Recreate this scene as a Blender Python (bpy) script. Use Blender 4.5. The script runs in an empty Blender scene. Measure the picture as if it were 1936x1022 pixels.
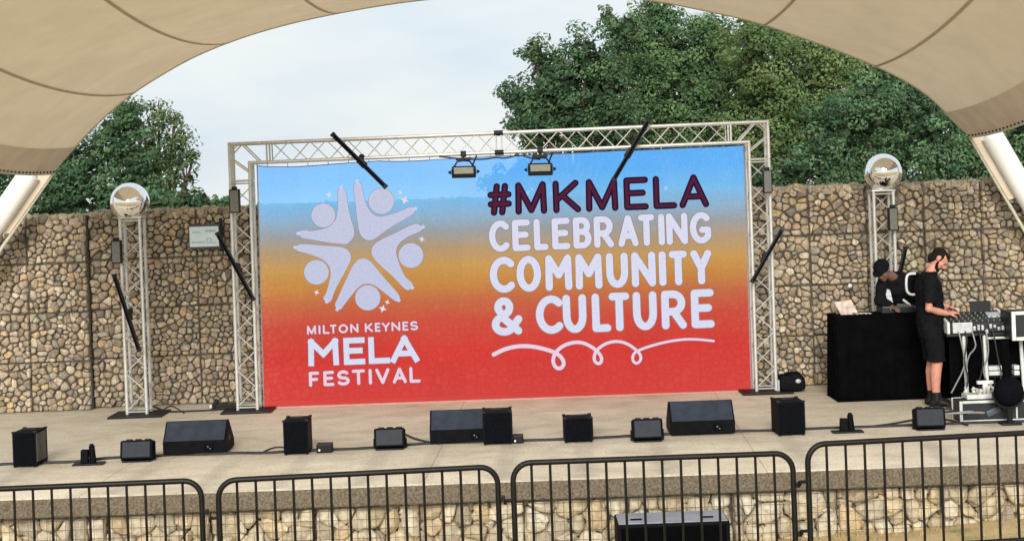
import bpy, bmesh, math, random
import numpy as np
from mathutils import Vector, Matrix, noise

# ------------------------------------------------------------------ camera, world, sun, exposure
SC = bpy.context.scene
COL = SC.collection
F = 3000.0            # focal length in photo pixels
EYE = 2.65            # eye height above the stage floor (z = 0)
ROLL = 0.0365
HX, HY = 968.0, 351.0

def P(px, py, D):
    """photo pixel at distance D (along +Y) -> world point"""
    u, v = px - HX, HY - py
    x = u * math.cos(ROLL) + v * math.sin(ROLL)
    z = -u * math.sin(ROLL) + v * math.cos(ROLL)
    return Vector((x * D / F, D, EYE + z * D / F))

def G(px, py, z=0.0):
    """photo pixel on the level plane at height z -> world point"""
    u, v = px - HX, HY - py
    zz = -u * math.sin(ROLL) + v * math.cos(ROLL)
    return P(px, py, (z - EYE) * F / zz)

cd = bpy.data.cameras.new('camera')
cam = bpy.data.objects.new('camera', cd)
COL.objects.link(cam)
cd.sensor_width = 36.0
cd.lens = F / 1936.0 * 36.0
cd.shift_y = -(511.0 - HY) / 1936.0
cd.clip_start = 0.1
cd.clip_end = 4000
cam.matrix_world = Matrix.Translation((0, 0, EYE)) @ Matrix.Rotation(math.radians(90), 4, 'X') @ Matrix.Rotation(-ROLL, 4, 'Z')
SC.camera = cam

SUN_EL, SUN_AZ = math.radians(22), math.radians(184)   # azimuth clockwise from +Y
w = bpy.data.worlds.new('World')
SC.world = w
w.use_nodes = True
nt = w.node_tree
nt.nodes.clear()
out = nt.nodes.new('ShaderNodeOutputWorld')
sky = nt.nodes.new('ShaderNodeTexSky')
sky.sky_type = 'NISHITA'
sky.sun_disc = False
sky.sun_elevation = SUN_EL
sky.sun_rotation = SUN_AZ
bg1 = nt.nodes.new('ShaderNodeBackground'); bg1.inputs[1].default_value = 0.10
nt.links.new(sky.outputs[0], bg1.inputs[0])
bg2 = nt.nodes.new('ShaderNodeBackground'); bg2.inputs[1].default_value = 0.66
tc = nt.nodes.new('ShaderNodeTexCoord')
mp = nt.nodes.new('ShaderNodeMapping'); mp.inputs['Scale'].default_value = (1, 1, 3.2)
nz = nt.nodes.new('ShaderNodeTexNoise'); nz.inputs['Scale'].default_value = 5.0; nz.inputs['Detail'].default_value = 5
nt.links.new(tc.outputs['Generated'], mp.inputs[0]); nt.links.new(mp.outputs[0], nz.inputs[0])
cr = nt.nodes.new('ShaderNodeValToRGB')
cr.color_ramp.elements[0].position = 0.36; cr.color_ramp.elements[0].color = (0.77, 0.87, 0.96, 1)
cr.color_ramp.elements[1].position = 0.66; cr.color_ramp.elements[1].color = (0.97, 1.0, 1.0, 1)
nt.links.new(nz.outputs[0], cr.inputs[0]); nt.links.new(cr.outputs[0], bg2.inputs[0])
mx = nt.nodes.new('ShaderNodeMixShader'); mx.inputs[0].default_value = 0.93
nt.links.new(bg1.outputs[0], mx.inputs[1]); nt.links.new(bg2.outputs[0], mx.inputs[2])
nt.links.new(mx.outputs[0], out.inputs[0])

sd = bpy.data.lights.new('sun', 'SUN')
sd.energy = 2.7
sd.angle = math.radians(24)
sd.color = (1.0, 0.95, 0.88)
sun = bpy.data.objects.new('sun', sd)
COL.objects.link(sun)
sdir = Vector((math.sin(SUN_AZ) * math.cos(SUN_EL), math.cos(SUN_AZ) * math.cos(SUN_EL), math.sin(SUN_EL)))
sun.rotation_euler = (-sdir).to_track_quat('-Z', 'Y').to_euler()
sun.location = sdir * 60

SC.view_settings.view_transform = 'Standard'
SC.view_settings.look = 'None'
SC.view_settings.exposure = 0.50
SC.view_settings.gamma = 1.0
SC.view_settings.use_curve_mapping = False
EXPO = 2 ** SC.view_settings.exposure
SC.cycles.max_bounces = 8
SC.cycles.transparent_max_bounces = 16

random.seed(7)
R = random.Random(11)

# ------------------------------------------------------------------ helpers
def lin(r, g, b):
    def c(v):
        v /= 255.0
        return v / 12.92 if v <= 0.04045 else ((v + 0.055) / 1.055) ** 2.4
    return (c(r), c(g), c(b))

def mat(name, col, rough=0.6, metal=0.0, var=0.12, scale=8.0, bump=0.0, bscale=60.0, spec=0.4, coat=0.0):
    m = bpy.data.materials.new(name)
    m.use_nodes = True
    n = m.node_tree
    b = n.nodes['Principled BSDF']
    b.inputs['Roughness'].default_value = rough
    b.inputs['Metallic'].default_value = metal
    b.inputs['Specular IOR Level'].default_value = spec
    b.inputs['Coat Weight'].default_value = coat
    t = n.nodes.new('ShaderNodeTexCoord')
    z = n.nodes.new('ShaderNodeTexNoise'); z.inputs['Scale'].default_value = scale; z.inputs['Detail'].default_value = 6
    n.links.new(t.outputs['Object'], z.inputs[0])
    rp = n.nodes.new('ShaderNodeValToRGB')
    rp.color_ramp.elements[0].position = 0.3; rp.color_ramp.elements[1].position = 0.72
    rp.color_ramp.elements[0].color = tuple(c * (1 - var) for c in col) + (1,)
    rp.color_ramp.elements[1].color = tuple(min(1, c * (1 + var)) for c in col) + (1,)
    n.links.new(z.outputs[0], rp.inputs[0])
    n.links.new(rp.outputs[0], b.inputs['Base Color'])
    if bump > 0:
        z2 = n.nodes.new('ShaderNodeTexNoise'); z2.inputs['Scale'].default_value = bscale; z2.inputs['Detail'].default_value = 5
        n.links.new(t.outputs['Object'], z2.inputs[0])
        bp = n.nodes.new('ShaderNodeBump'); bp.inputs['Strength'].default_value = bump; bp.inputs['Distance'].default_value = 0.02
        n.links.new(z2.outputs[0], bp.inputs['Height']); n.links.new(bp.outputs[0], b.inputs['Normal'])
    return m

def emat(name, col, strength=1.0, clear=0.0):
    m = bpy.data.materials.new(name); m.use_nodes = True
    n = m.node_tree; n.nodes.clear()
    o = n.nodes.new('ShaderNodeOutputMaterial'); e = n.nodes.new('ShaderNodeEmission')
    t = n.nodes.new('ShaderNodeTexCoord')
    z = n.nodes.new('ShaderNodeTexNoise'); z.inputs['Scale'].default_value = 34; z.inputs['Detail'].default_value = 3
    n.links.new(t.outputs['Object'], z.inputs[0])
    rp = n.nodes.new('ShaderNodeValToRGB')
    rp.color_ramp.elements[0].position = 0.3; rp.color_ramp.elements[1].position = 0.7
    rp.color_ramp.elements[0].color = tuple(c * 0.93 / EXPO for c in col) + (1,)
    rp.color_ramp.elements[1].color = tuple(c * 1.05 / EXPO for c in col) + (1,)
    n.links.new(z.outputs[0], rp.inputs[0]); n.links.new(rp.outputs[0], e.inputs[0])
    e.inputs[1].default_value = strength
    if clear > 0:
        tr = n.nodes.new('ShaderNodeBsdfTransparent'); mx = n.nodes.new('ShaderNodeMixShader'); mx.inputs[0].default_value = 1 - clear
        n.links.new(tr.outputs[0], mx.inputs[1]); n.links.new(e.outputs[0], mx.inputs[2]); n.links.new(mx.outputs[0], o.inputs[0])
    else:
        n.links.new(e.outputs[0], o.inputs[0])
    return m

def empty(name, loc, label, cat, group=None, rz=0.0):
    o = bpy.data.objects.new(name, None)
    o.empty_display_size = 0.2
    COL.objects.link(o)
    o.location = loc
    o.rotation_euler = (0, 0, rz)
    tag(o, label, cat, group)
    return o

def tag(o, label=None, cat=None, group=None, kind=None):
    if label: o['label'] = label
    if cat: o['category'] = cat
    if group: o['group'] = group
    if kind: o['kind'] = kind
    return o

class MB:
    """collects shapes in world (or thing-local) coordinates into one mesh"""
    def __init__(self):
        self.v, self.f, self.marks = [], [], []
    def add(self, vs, fs):
        b = len(self.v)
        self.marks.append((b, len(self.f)))
        self.v.extend([Vector(p) for p in vs])
        self.f.extend([tuple(b + i for i in f) for f in fs])
        return self
    def box(self, c, s, rot=None, bev=0.0, seg=2):
        bm = bmesh.new()
        bmesh.ops.create_cube(bm, size=1.0)
        bmesh.ops.scale(bm, vec=Vector(s), verts=bm.verts)
        if bev > 0:
            bmesh.ops.bevel(bm, geom=list(bm.edges), offset=bev, segments=seg, profile=0.6, affect='EDGES')
        M = Matrix.Translation(Vector(c)) @ (rot.to_4x4() if rot is not None else Matrix.Identity(4))
        bm.transform(M)
        self._bm(bm); return self
    def _bm(self, bm):
        bm.verts.index_update()
        self.add([v.co.copy() for v in bm.verts], [[v.index for v in f.verts] for f in bm.faces])
        bm.free()
    def prism(self, poly, ext, bev=0.0):
        """closed polygon of 3-D points extruded along ext"""
        bm = bmesh.new()
        vs = [bm.verts.new(p) for p in poly]
        f = bm.faces.new(vs)
        r = bmesh.ops.extrude_face_region(bm, geom=[f])
        nv = [e for e in r['geom'] if isinstance(e, bmesh.types.BMVert)]
        bmesh.ops.translate(bm, vec=Vector(ext), verts=nv)
        bmesh.ops.recalc_face_normals(bm, faces=bm.faces)
        if bev > 0:
            bmesh.ops.bevel(bm, geom=list(bm.edges), offset=bev, segments=2, profile=0.6, affect='EDGES')
        self._bm(bm); return self
    def tube(self, a, b, r, n=8, r2=None, caps=True):
        return self.path([a, b], r, n, r2=r2, caps=caps)
    def path(self, pts, r, n=8, closed=False, r2=None, caps=True):
        pts = [Vector(p) for p in pts]
        m = len(pts)
        if m < 2: return self
        rings = []
        ref = None
        for i, p in enumerate(pts):
            if closed: t = pts[(i + 1) % m] - pts[i - 1]
            elif i == 0: t = pts[1] - pts[0]
            elif i == m - 1: t = pts[-1] - pts[-2]
            else: t = (pts[i + 1] - p).normalized() + (p - pts[i - 1]).normalized()
            if t.length < 1e-9: t = Vector((0, 0, 1))
            t.normalize()
            if ref is None:
                ref = t.orthogonal().normalized()
            ref = (ref - t * ref.dot(t))
            if ref.length < 1e-6: ref = t.orthogonal()
            ref.normalize()
            bi = t.cross(ref)
            if isinstance(r, (list, tuple)): rr = r[i]
            else: rr = r if r2 is None else r + (r2 - r) * i / (m - 1)
            rings.append([p + (ref * math.cos(2 * math.pi * k / n) + bi * math.sin(2 * math.pi * k / n)) * rr for k in range(n)])
        vs = [q for ring in rings for q in ring]
        fs = []
        last = m if closed else m - 1
        for i in range(last):
            j = (i + 1) % m
            for k in range(n):
                l = (k + 1) % n
                fs.append((i * n + k, i * n + l, j * n + l, j * n + k))
        if caps and not closed:
            fs.append(tuple(range(n - 1, -1, -1)))
            fs.append(tuple((m - 1) * n + k for k in range(n)))
        return self.add(vs, fs)
    def ball(self, c, rad, seg=24, rings=14, rot=None):
        c = Vector(c)
        if not isinstance(rad, (tuple, list, Vector)): rad = (rad,) * 3
        vs, fs = [], []
        for i in range(rings + 1):
            th = math.pi * i / rings
            for k in range(seg):
                ph = 2 * math.pi * k / seg
                p = Vector((rad[0] * math.sin(th) * math.cos(ph), rad[1] * math.sin(th) * math.sin(ph), rad[2] * math.cos(th)))
                if rot is not None: p = rot @ p
                vs.append(c + p)
        for i in range(rings):
            for k in range(seg):
                l = (k + 1) % seg
                fs.append((i * seg + k, (i + 1) * seg + k, (i + 1) * seg + l, i * seg + l))
        return self.add(vs, fs)
    def build_each(self, name, m, parent=None, smooth=False):
        """one object for every shape that was added"""
        ends = self.marks[1:] + [(len(self.v), len(self.f))]
        for (v0, f0), (v1, f1) in zip(self.marks, ends):
            q = MB(); q.v = self.v[v0:v1]; q.f = [tuple(i - v0 for i in f) for f in self.f[f0:f1]]
            q.build(name, m, parent, smooth)
    def build(self, name, m, parent=None, smooth=False, auto=True):
        me = bpy.data.meshes.new(name)
        off = Vector(parent.location) if parent is not None and parent.parent is None else Vector((0, 0, 0))
        if parent is not None and parent.parent is not None:
            off = Vector(parent.parent.location)
        me.from_pydata([tuple(p - off) for p in self.v], [], self.f)
        me.validate(); me.update()
        if smooth:
            me.polygons.foreach_set('use_smooth', [True] * len(me.polygons))
            if auto:
                try: me.set_sharp_from_angle(angle=math.radians(42))
                except Exception: pass
        if m is not None: me.materials.append(m)
        o = bpy.data.objects.new(name, me)
        COL.objects.link(o)
        if parent is not None: o.parent = parent
        return o

def copy_tree(o, parent=None):
    c = o.copy(); COL.objects.link(c)
    if parent is not None: c.parent = parent
    for ch in [q for q in o.children]:
        copy_tree(ch, c)
    return c

def np_mesh(name, V, Fq, m, parent=None, color=None, off=None):
    """fast quad mesh from numpy arrays"""
    if off is not None: V = V - np.array(off)[None, :]
    me = bpy.data.meshes.new(name)
    me.vertices.add(len(V)); me.vertices.foreach_set('co', V.astype(np.float32).ravel())
    k = Fq.shape[1]
    me.loops.add(Fq.size); me.loops.foreach_set('vertex_index', Fq.astype(np.int32).ravel())
    me.polygons.add(len(Fq))
    me.polygons.foreach_set('loop_start', np.arange(0, Fq.size, k, dtype=np.int32))
    me.update(calc_edges=True)
    if color is not None:
        ca = me.color_attributes.new('tint', 'FLOAT_COLOR', 'POINT')
        ca.data.foreach_set('color', color.astype(np.float32).ravel())
    me.materials.append(m)
    o = bpy.data.objects.new(name, me); COL.objects.link(o)
    if parent is not None: o.parent = parent
    return o

def chaikin(pts, it=2, closed=True):
    for _ in range(it):
        q = []
        n = len(pts)
        rng = n if closed else n - 1
        if not closed: q.append(pts[0])
        for i in range(rng):
            a, b = pts[i], pts[(i + 1) % n]
            q.append(tuple(a[k] * 0.75 + b[k] * 0.25 for k in range(len(a))))
            q.append(tuple(a[k] * 0.25 + b[k] * 0.75 for k in range(len(a))))
        if not closed: q.append(pts[-1])
        pts = q
    return pts

# ------------------------------------------------------------------ materials
M_alu = mat('truss aluminium', (0.56, 0.56, 0.53), 0.42, 0.35, 0.10, 14, 0.05, 90)
M_black = mat('black metal', (0.008, 0.008, 0.009), 0.5, 0.0, 0.25, 20, 0.06, 120, spec=0.2)
M_box = mat('black painted wood', (0.005, 0.0055, 0.0065), 0.65, 0.0, 0.3, 12, 0.12, 160, spec=0.06)
M_boxtop = mat('black panel with sky sheen', (0.026, 0.034, 0.050), 0.5, 0.0, 0.25, 9, 0.10, 150, spec=0.25)
M_grille = mat('dark grille', (0.0045, 0.005, 0.0075), 0.75, 0.0, 0.4, 60, 0.3, 300, spec=0.02)
M_lensdark = mat('dark lamp face', (0.011, 0.015, 0.024), 0.5, 0.0, 0.25, 14, 0.1, 120, spec=0.2)
M_side = mat('plain dark side', (0.022, 0.021, 0.019), 0.75, 0.0, 0.3, 12, 0.1, 80, spec=0.1)
M_side_grey = mat('plain grey side', (0.10, 0.095, 0.085), 0.7, 0.0, 0.3, 12, 0.1, 80, spec=0.2)
M_grey = mat('grey lamp face', (0.13, 0.13, 0.115), 0.5, 0.0, 0.15, 30, 0.15, 220)
M_lens = mat('flood lens', (0.24, 0.235, 0.195), 0.4, 0.0, 0.12, 30, 0.1, 120)
M_cable = mat('black rubber cable', (0.020, 0.019, 0.018), 0.6, 0.0, 0.2, 10)
M_mirror = mat('mirror', (0.93, 0.93, 0.92), 0.02, 1.0, 0.02, 3)
M_cloth = mat('black drape', (0.003, 0.003, 0.0035), 0.95, 0.0, 0.3, 8, 0.2, 60, spec=0.02)
M_shirt = mat('black cotton', (0.008, 0.0085, 0.010), 0.9, 0.0, 0.25, 14, 0.2, 40, spec=0.04)
M_skin = mat('light skin', (0.56, 0.25, 0.175), 0.5, 0.0, 0.12, 12)
M_skin_d = mat('brown skin', (0.16, 0.085, 0.060), 0.5, 0.0, 0.12, 12)
M_hair = mat('dark hair', (0.012, 0.008, 0.006), 0.85, 0.0, 0.3, 60, 0.5, 200, spec=0.15)
M_white = mat('white plastic', (0.64, 0.645, 0.63), 0.4, 0.0, 0.16, 14)
M_pole = mat('white painted steel', (0.80, 0.80, 0.76), 0.4, 0.0, 0.05, 3)
M_case = mat('case panel', (0.009, 0.011, 0.014), 0.5, 0.0, 0.3, 10)
M_barrier = mat('black barrier steel', (0.007, 0.006, 0.005), 0.45, 0.0, 0.35, 16, 0.08, 90, spec=0.25)
M_rail = mat('pale edge rail', (0.52, 0.50, 0.40), 0.5, 0.0, 0.15, 20)

# concrete floor
def concrete():
    m = bpy.data.materials.new('stage concrete'); m.use_nodes = True
    n = m.node_tree; L = n.links.new
    b = n.nodes['Principled BSDF']; b.inputs['Roughness'].default_value = 0.75; b.inputs['Specular IOR Level'].default_value = 0.35
    t = n.nodes.new('ShaderNodeTexCoord')
    z1 = n.nodes.new('ShaderNodeTexNoise'); z1.inputs['Scale'].default_value = 0.55; z1.inputs['Detail'].default_value = 8; z1.inputs['Roughness'].default_value = 0.62
    mp = n.nodes.new('ShaderNodeMapping'); mp.inputs['Scale'].default_value = (1.0, 1.25, 1)
    L(t.outputs['Object'], mp.inputs[0]); L(mp.outputs[0], z1.inputs[0])
    r1 = n.nodes.new('ShaderNodeValToRGB')
    r1.color_ramp.elements[0].position = 0.3; r1.color_ramp.elements[0].color = (0.52, 0.45, 0.345, 1)
    r1.color_ramp.elements[1].position = 0.68; r1.color_ramp.elements[1].color = (0.73, 0.645, 0.51, 1)
    L(z1.outputs[0], r1.inputs[0])
    z2 = n.nodes.new('ShaderNodeTexNoise'); z2.inputs['Scale'].default_value = 38; z2.inputs['Detail'].default_value = 5
    L(t.outputs['Object'], z2.inputs[0])
    r2 = n.nodes.new('ShaderNodeValToRGB')
    r2.color_ramp.elements[0].position = 0.33; r2.color_ramp.elements[0].color = (0.78, 0.77, 0.75, 1)
    r2.color_ramp.elements[1].position = 0.6; r2.color_ramp.elements[1].color = (1, 1, 1, 1)
    L(z2.outputs[0], r2.inputs[0])
    mm = n.nodes.new('ShaderNodeMix'); mm.data_type = 'RGBA'; mm.blend_type = 'MULTIPLY'; mm.inputs[0].default_value = 1
    L(r1.outputs[0], mm.inputs[6]); L(r2.outputs[0], mm.inputs[7])
    # saw-cut joints between the bays, and dusty scuffs
    bk = n.nodes.new('ShaderNodeTexBrick'); bk.offset = 0.0; bk.inputs['Scale'].default_value = 1.0; bk.inputs['Brick Width'].default_value = 3.1; bk.inputs['Row Height'].default_value = 2.35
    bk.inputs['Mortar Size'].default_value = 0.006; bk.inputs['Mortar Smooth'].default_value = 0.4
    bk.inputs['Color1'].default_value = (1, 1, 1, 1); bk.inputs['Color2'].default_value = (0.95, 0.95, 0.94, 1); bk.inputs['Mortar'].default_value = (0.62, 0.60, 0.56, 1)
    mpb = n.nodes.new('ShaderNodeMapping'); mpb.inputs['Location'].default_value = (0.9, 0.42, 0); mpb.inputs['Rotation'].default_value = (0, 0, 0.04)
    L(t.outputs['Object'], mpb.inputs[0]); L(mpb.outputs[0], bk.inputs[0])
    mj = n.nodes.new('ShaderNodeMix'); mj.data_type = 'RGBA'; mj.blend_type = 'MULTIPLY'; mj.inputs[0].default_value = 1
    L(mm.outputs[2], mj.inputs[6]); L(bk.outputs[0], mj.inputs[7])
    z3 = n.nodes.new('ShaderNodeTexNoise'); z3.inputs['Scale'].default_value = 2.2; z3.inputs['Detail'].default_value = 9; z3.inputs['Roughness'].default_value = 0.7; z3.inputs['Distortion'].default_value = 0.6
    mp3 = n.nodes.new('ShaderNodeMapping'); mp3.inputs['Scale'].default_value = (0.9, 1.3, 1); L(t.outputs['Object'], mp3.inputs[0]); L(mp3.outputs[0], z3.inputs[0])
    r3 = n.nodes.new('ShaderNodeValToRGB'); r3.color_ramp.elements[0].position = 0.36; r3.color_ramp.elements[0].color = (0.80, 0.79, 0.77, 1)
    r3.color_ramp.elements[1].position = 0.56; r3.color_ramp.elements[1].color = (1, 1, 1, 1); L(z3.outputs[0], r3.inputs[0])
    mk = n.nodes.new('ShaderNodeMix'); mk.data_type = 'RGBA'; mk.blend_type = 'MULTIPLY'; mk.inputs[0].default_value = 1
    L(mj.outputs[2], mk.inputs[6]); L(r3.outputs[0], mk.inputs[7]); L(mk.outputs[2], b.inputs['Base Color'])
    bp = n.nodes.new('ShaderNodeBump'); bp.inputs['Strength'].default_value = 0.25; bp.inputs['Distance'].default_value = 0.01
    L(z2.outputs[0], bp.inputs['Height']); L(bp.outputs[0], b.inputs['Normal'])
    return m
M_conc = concrete()
M_lip = mat('exposed aggregate lip', (0.175, 0.143, 0.100), 0.9, 0.0, 0.5, 44, 0.6, 90)

def stone_mat(name, cols, bumpd=0.012):
    m = bpy.data.materials.new(name); m.use_nodes = True
    n = m.node_tree; L = n.links.new
    b = n.nodes['Principled BSDF']; b.inputs['Roughness'].default_value = 0.85; b.inputs['Specular IOR Level'].default_value = 0.25
    g = n.nodes.new('ShaderNodeNewGeometry')
    r = n.nodes.new('ShaderNodeValToRGB')
    el = r.color_ramp.elements
    for i, c in enumerate(cols):
        p = i / (len(cols) - 1)
        e = el[i] if i < 2 else el.new(p)
        e.position = p; e.color = c + (1,)
    if len(cols) > 2:
        for i, c in enumerate(cols):
            el[i].position = i / (len(cols) - 1); el[i].color = c + (1,)
    L(g.outputs['Random Per Island'], r.inputs[0])
    t = n.nodes.new('ShaderNodeTexCoord')
    z = n.nodes.new('ShaderNodeTexNoise'); z.inputs['Scale'].default_value = 16; z.inputs['Detail'].default_value = 8; z.inputs['Roughness'].default_value = 0.65
    L(t.outputs['Object'], z.inputs[0])
    r2 = n.nodes.new('ShaderNodeValToRGB')
    r2.color_ramp.elements[0].position = 0.28; r2.color_ramp.elements[0].color = (0.52, 0.50, 0.47, 1)
    r2.color_ramp.elements[1].position = 0.66; r2.color_ramp.elements[1].color = (1.12, 1.1, 1.06, 1)
    L(z.outputs[0], r2.inputs[0])
    mm = n.nodes.new('ShaderNodeMix'); mm.data_type = 'RGBA'; mm.blend_type = 'MULTIPLY'; mm.inputs[0].default_value = 1
    L(r.outputs[0], mm.inputs[6]); L(r2.outputs[0], mm.inputs[7]); L(mm.outputs[2], b.inputs['Base Color'])
    bp = n.nodes.new('ShaderNodeBump'); bp.inputs['Strength'].default_value = 0.7; bp.inputs['Distance'].default_value = bumpd
    L(z.outputs[0], bp.inputs['Height']); L(bp.outputs[0], b.inputs['Normal'])
    return m
M_stone = stone_mat('wall stones', [(0.493, 0.394, 0.274), (0.290, 0.251, 0.200), (0.601, 0.458, 0.284), (0.419, 0.379, 0.316), (0.536, 0.426, 0.311), (0.236, 0.208, 0.174),
                                    (0.644, 0.564, 0.432), (0.451, 0.352, 0.227), (0.354, 0.325, 0.280), (0.708, 0.622, 0.485), (0.386, 0.315, 0.227), (0.558, 0.437, 0.347)])
M_stone2 = stone_mat('pale stones', [(0.72, 0.61, 0.42), (0.58, 0.51, 0.38), (0.80, 0.72, 0.55), (0.46, 0.41, 0.32), (0.76, 0.60, 0.38),
                                     (0.82, 0.76, 0.62), (0.66, 0.58, 0.43), (0.54, 0.45, 0.30)], 0.02)
M_soil = mat('dark fill behind stones', (0.100, 0.082, 0.058), 0.95, 0.0, 0.4, 20, 0.6, 30)
M_wire = mat('gabion wire', (0.10, 0.095, 0.08), 0.6, 0.3, 0.2, 20)

# ------------------------------------------------------------------ setting: ground, stage
def ground_z(x, y):
    near = -0.72 + 0.030 * x
    edge = -0.795 + 0.0585 * x
    if y <= 21:
        t = min(1, max(0, (y - 12.9) / 1.4))
        z = near * (1 - t) + edge * t
        z = min(-0.25, max(-1.15, z))
        if y < 11.5:
            k = min(1, (11.5 - y) / 11.5)
            z = z * (1 - k) + 1.0 * k
        return z
    return -0.8 - min(8.0, (y - 21) * 0.10) - min(24.0, max(0.0, y - 100) * 0.08)

def build_ground():
    xs = [-1500, -600, -250, -100, -50, -30, -20] + [x * 0.5 for x in range(-28, 29)] + [20, 30, 50, 100, 250, 600, 1500]
    ys = [-300, -100, -40, -15, -5, 0, 2, 4, 6, 8, 9, 10, 10.75] + [11.5 + 0.25 * i for i in range(13)] + [15, 18, 21, 23, 26, 30, 36, 45, 60, 80, 100, 130, 200, 400, 900, 2500]
    V, Q = [], []
    for y in ys:
        for x in xs:
            xx = max(-14, min(14, x))
            h = ground_z(xx, y) + (0.012 * math.sin(x * 5.1 + y * 3) + 0.012 * math.sin(y * 7 - x * 2.3) if 11 < y < 14.6 else 0)
            V.append((x, y, h))
    n = len(xs)
    for j in range(len(ys) - 1):
        for i in range(n - 1):
            a = j * n + i
            Q.append((a, a + 1, a + n + 1, a + n))
    m = bpy.data.materials.new('dry grass ground'); m.use_nodes = True
    nt = m.node_tree; L = nt.links.new; b = nt.nodes['Principled BSDF']; b.inputs['Roughness'].default_value = 0.95
    t = nt.nodes.new('ShaderNodeTexCoord')
    z = nt.nodes.new('ShaderNodeTexNoise'); z.inputs['Scale'].default_value = 2.2; z.inputs['Detail'].default_value = 10; z.inputs['Roughness'].default_value = 0.72
    L(t.outputs['Object'], z.inputs[0])
    r = nt.nodes.new('ShaderNodeValToRGB'); e = r.color_ramp.elements
    e[0].position = 0.30; e[0].color = (0.20, 0.18, 0.075, 1)
    e[1].position = 0.72; e[1].color = (0.66, 0.50, 0.27, 1)
    q = e.new(0.46); q.color = (0.54, 0.40, 0.20, 1)
    L(z.outputs[0], r.inputs[0]); L(r.outputs[0], b.inputs['Base Color'])
    bp = nt.nodes.new('ShaderNodeBump'); bp.inputs['Strength'].default_value = 0.6; bp.inputs['Distance'].default_value = 0.03
    z2 = nt.nodes.new('ShaderNodeTexNoise'); z2.inputs['Scale'].default_value = 45; z2.inputs['Detail'].default_value = 5
    L(t.outputs['Object'], z2.inputs[0]); L(z2.outputs[0], bp.inputs['Height']); L(bp.outputs[0], b.inputs['Normal'])
    mb = MB(); mb.add(V, Q)
    o = mb.build('ground', m, smooth=True, auto=False)
    tag(o, 'dry straw coloured grass ground falling away in front of the stage', None, None, 'structure')
build_ground()

YF = 14.30    # front edge of the stage
def build_stage():
    root = empty('concrete_stage', (0, YF, 0), 'wide pale concrete stage slab with rough grey front lip above the gabion facing', 'stage')
    mb = MB()
    # top sheet with a slightly worn front edge
    n = 140
    V, Q = [], []
    for i in range(n + 1):
        x = -13 + 26 * i / n
        wob = 0.012 * math.sin(x * 9.1) + 0.008 * math.sin(x * 23.0 + 1)
        V += [(x, YF + wob * 0.6 + 0.018, 0.0), (x, 16.5, 0.0), (x, 21.5, 0.0), (x, YF + wob * 0.4, -0.016)]
    for i in range(n):
        a = i * 4; b2 = a + 4
        Q += [(a, b2, b2 + 1, a + 1), (a + 1, b2 + 1, b2 + 2, a + 2), (a + 3, b2 + 3, b2, a)]
    mb.add(V, Q)
    mb.build('stage_floor', M_conc, root, smooth=True)
    lp = MB()
    V, Q = [], []
    rr = random.Random(3)
    n2 = 520
    for i in range(n2 + 1):
        x = -13 + 26 * i / n2
        for k, z in enumerate((-0.016, -0.05, -0.09, -0.13, -0.165, -0.185)):
            wob = 0.012 * math.sin(x * 9.1) + 0.008 * math.sin(x * 23.0 + 1)
            V.append((x, YF + wob * 0.4 + (0 if k == 0 else rr.uniform(-0.006, 0.006)), z))
        V.append((x, YF + 0.4, -0.185))
    for i in range(n2):
        for k in range(6):
            a = i * 7 + k
            Q.append((a, a + 1, a + 8, a + 7))
    lp.add(V, Q)
    lp.build('front_lip', M_lip, root, smooth=True, auto=False)
build_stage()

# joints / cracks in the concrete: real thin dark grooves laid 3 mm proud
def crack(pts, wd, nm='floor_crack'):
    pass

# ------------------------------------------------------------------ gabion walls
def clip(poly, px, pz, nx, nz):
    res = []
    n = len(poly)
    for i in range(n):
        a, b = poly[i], poly[(i + 1) % n]
        da = (a[0] - px) * nx + (a[1] - pz) * nz
        db = (b[0] - px) * nx + (b[1] - pz) * nz
        if da <= 0: res.append(a)
        if (da < 0 < db) or (db < 0 < da):
            t = da / (da - db)
            res.append((a[0] + (b[0] - a[0]) * t, a[1] + (b[1] - a[1]) * t))
    return res

def stones_rect(s0, s1, z0, z1, area, aspect, rr):
    """Voronoi packing of one basket face -> list of polygons (s,z)"""
    wd, ht = s1 - s0, z1 - z0
    nrow = max(2, int(round(ht / math.sqrt(area / aspect))))
    pts = []
    for j in range(nrow):
        zc = z0 + ht * (j + 0.5) / nrow
        nc = max(2, int(round(wd / math.sqrt(area * aspect) * rr.uniform(0.85, 1.2))))
        ph = rr.random()
        for i in range(nc + 1):
            s = s0 + wd * (i + ph - 0.5) / nc
            if not (s0 < s < s1): continue
            pts.append((s + rr.uniform(-.32, .32) * wd / nc, zc + rr.uniform(-.42, .42) * ht / nrow))
    # drop some points so that some stones are larger
    pts = [p for p in pts if rr.random() > 0.22]
    pts += [(rr.uniform(s0, s1), rr.uniform(z0, z1)) for _ in range(int(len(pts) * 0.14))]
    pts = [(min(s1 - .01, max(s0 + .01, p[0])), min(z1 - .01, max(z0 + .01, p[1]))) for p in pts]
    wts = [rr.uniform(-0.16, 0.16) * area for _ in pts]
    polys = []
    for i, p in enumerate(pts):
        poly = [(s0, z0), (s1, z0), (s1, z1), (s0, z1)]
        for k, q in enumerate(pts):
            if k == i: continue
            dx, dz = q[0] - p[0], (q[1] - p[1])
            if abs(dx) > 0.75 or abs(dz) > 0.6: continue
            t = 0.5 + (wts[i] - wts[k]) / (2 * (dx * dx + dz * dz) + 1e-9)
            t = min(0.8, max(0.2, t))
            poly = clip(poly, p[0] + dx * t, p[1] + dz * t, dx, dz)
            if len(poly) < 3: break
        if len(poly) >= 3: polys.append(poly)
    return polys

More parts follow.
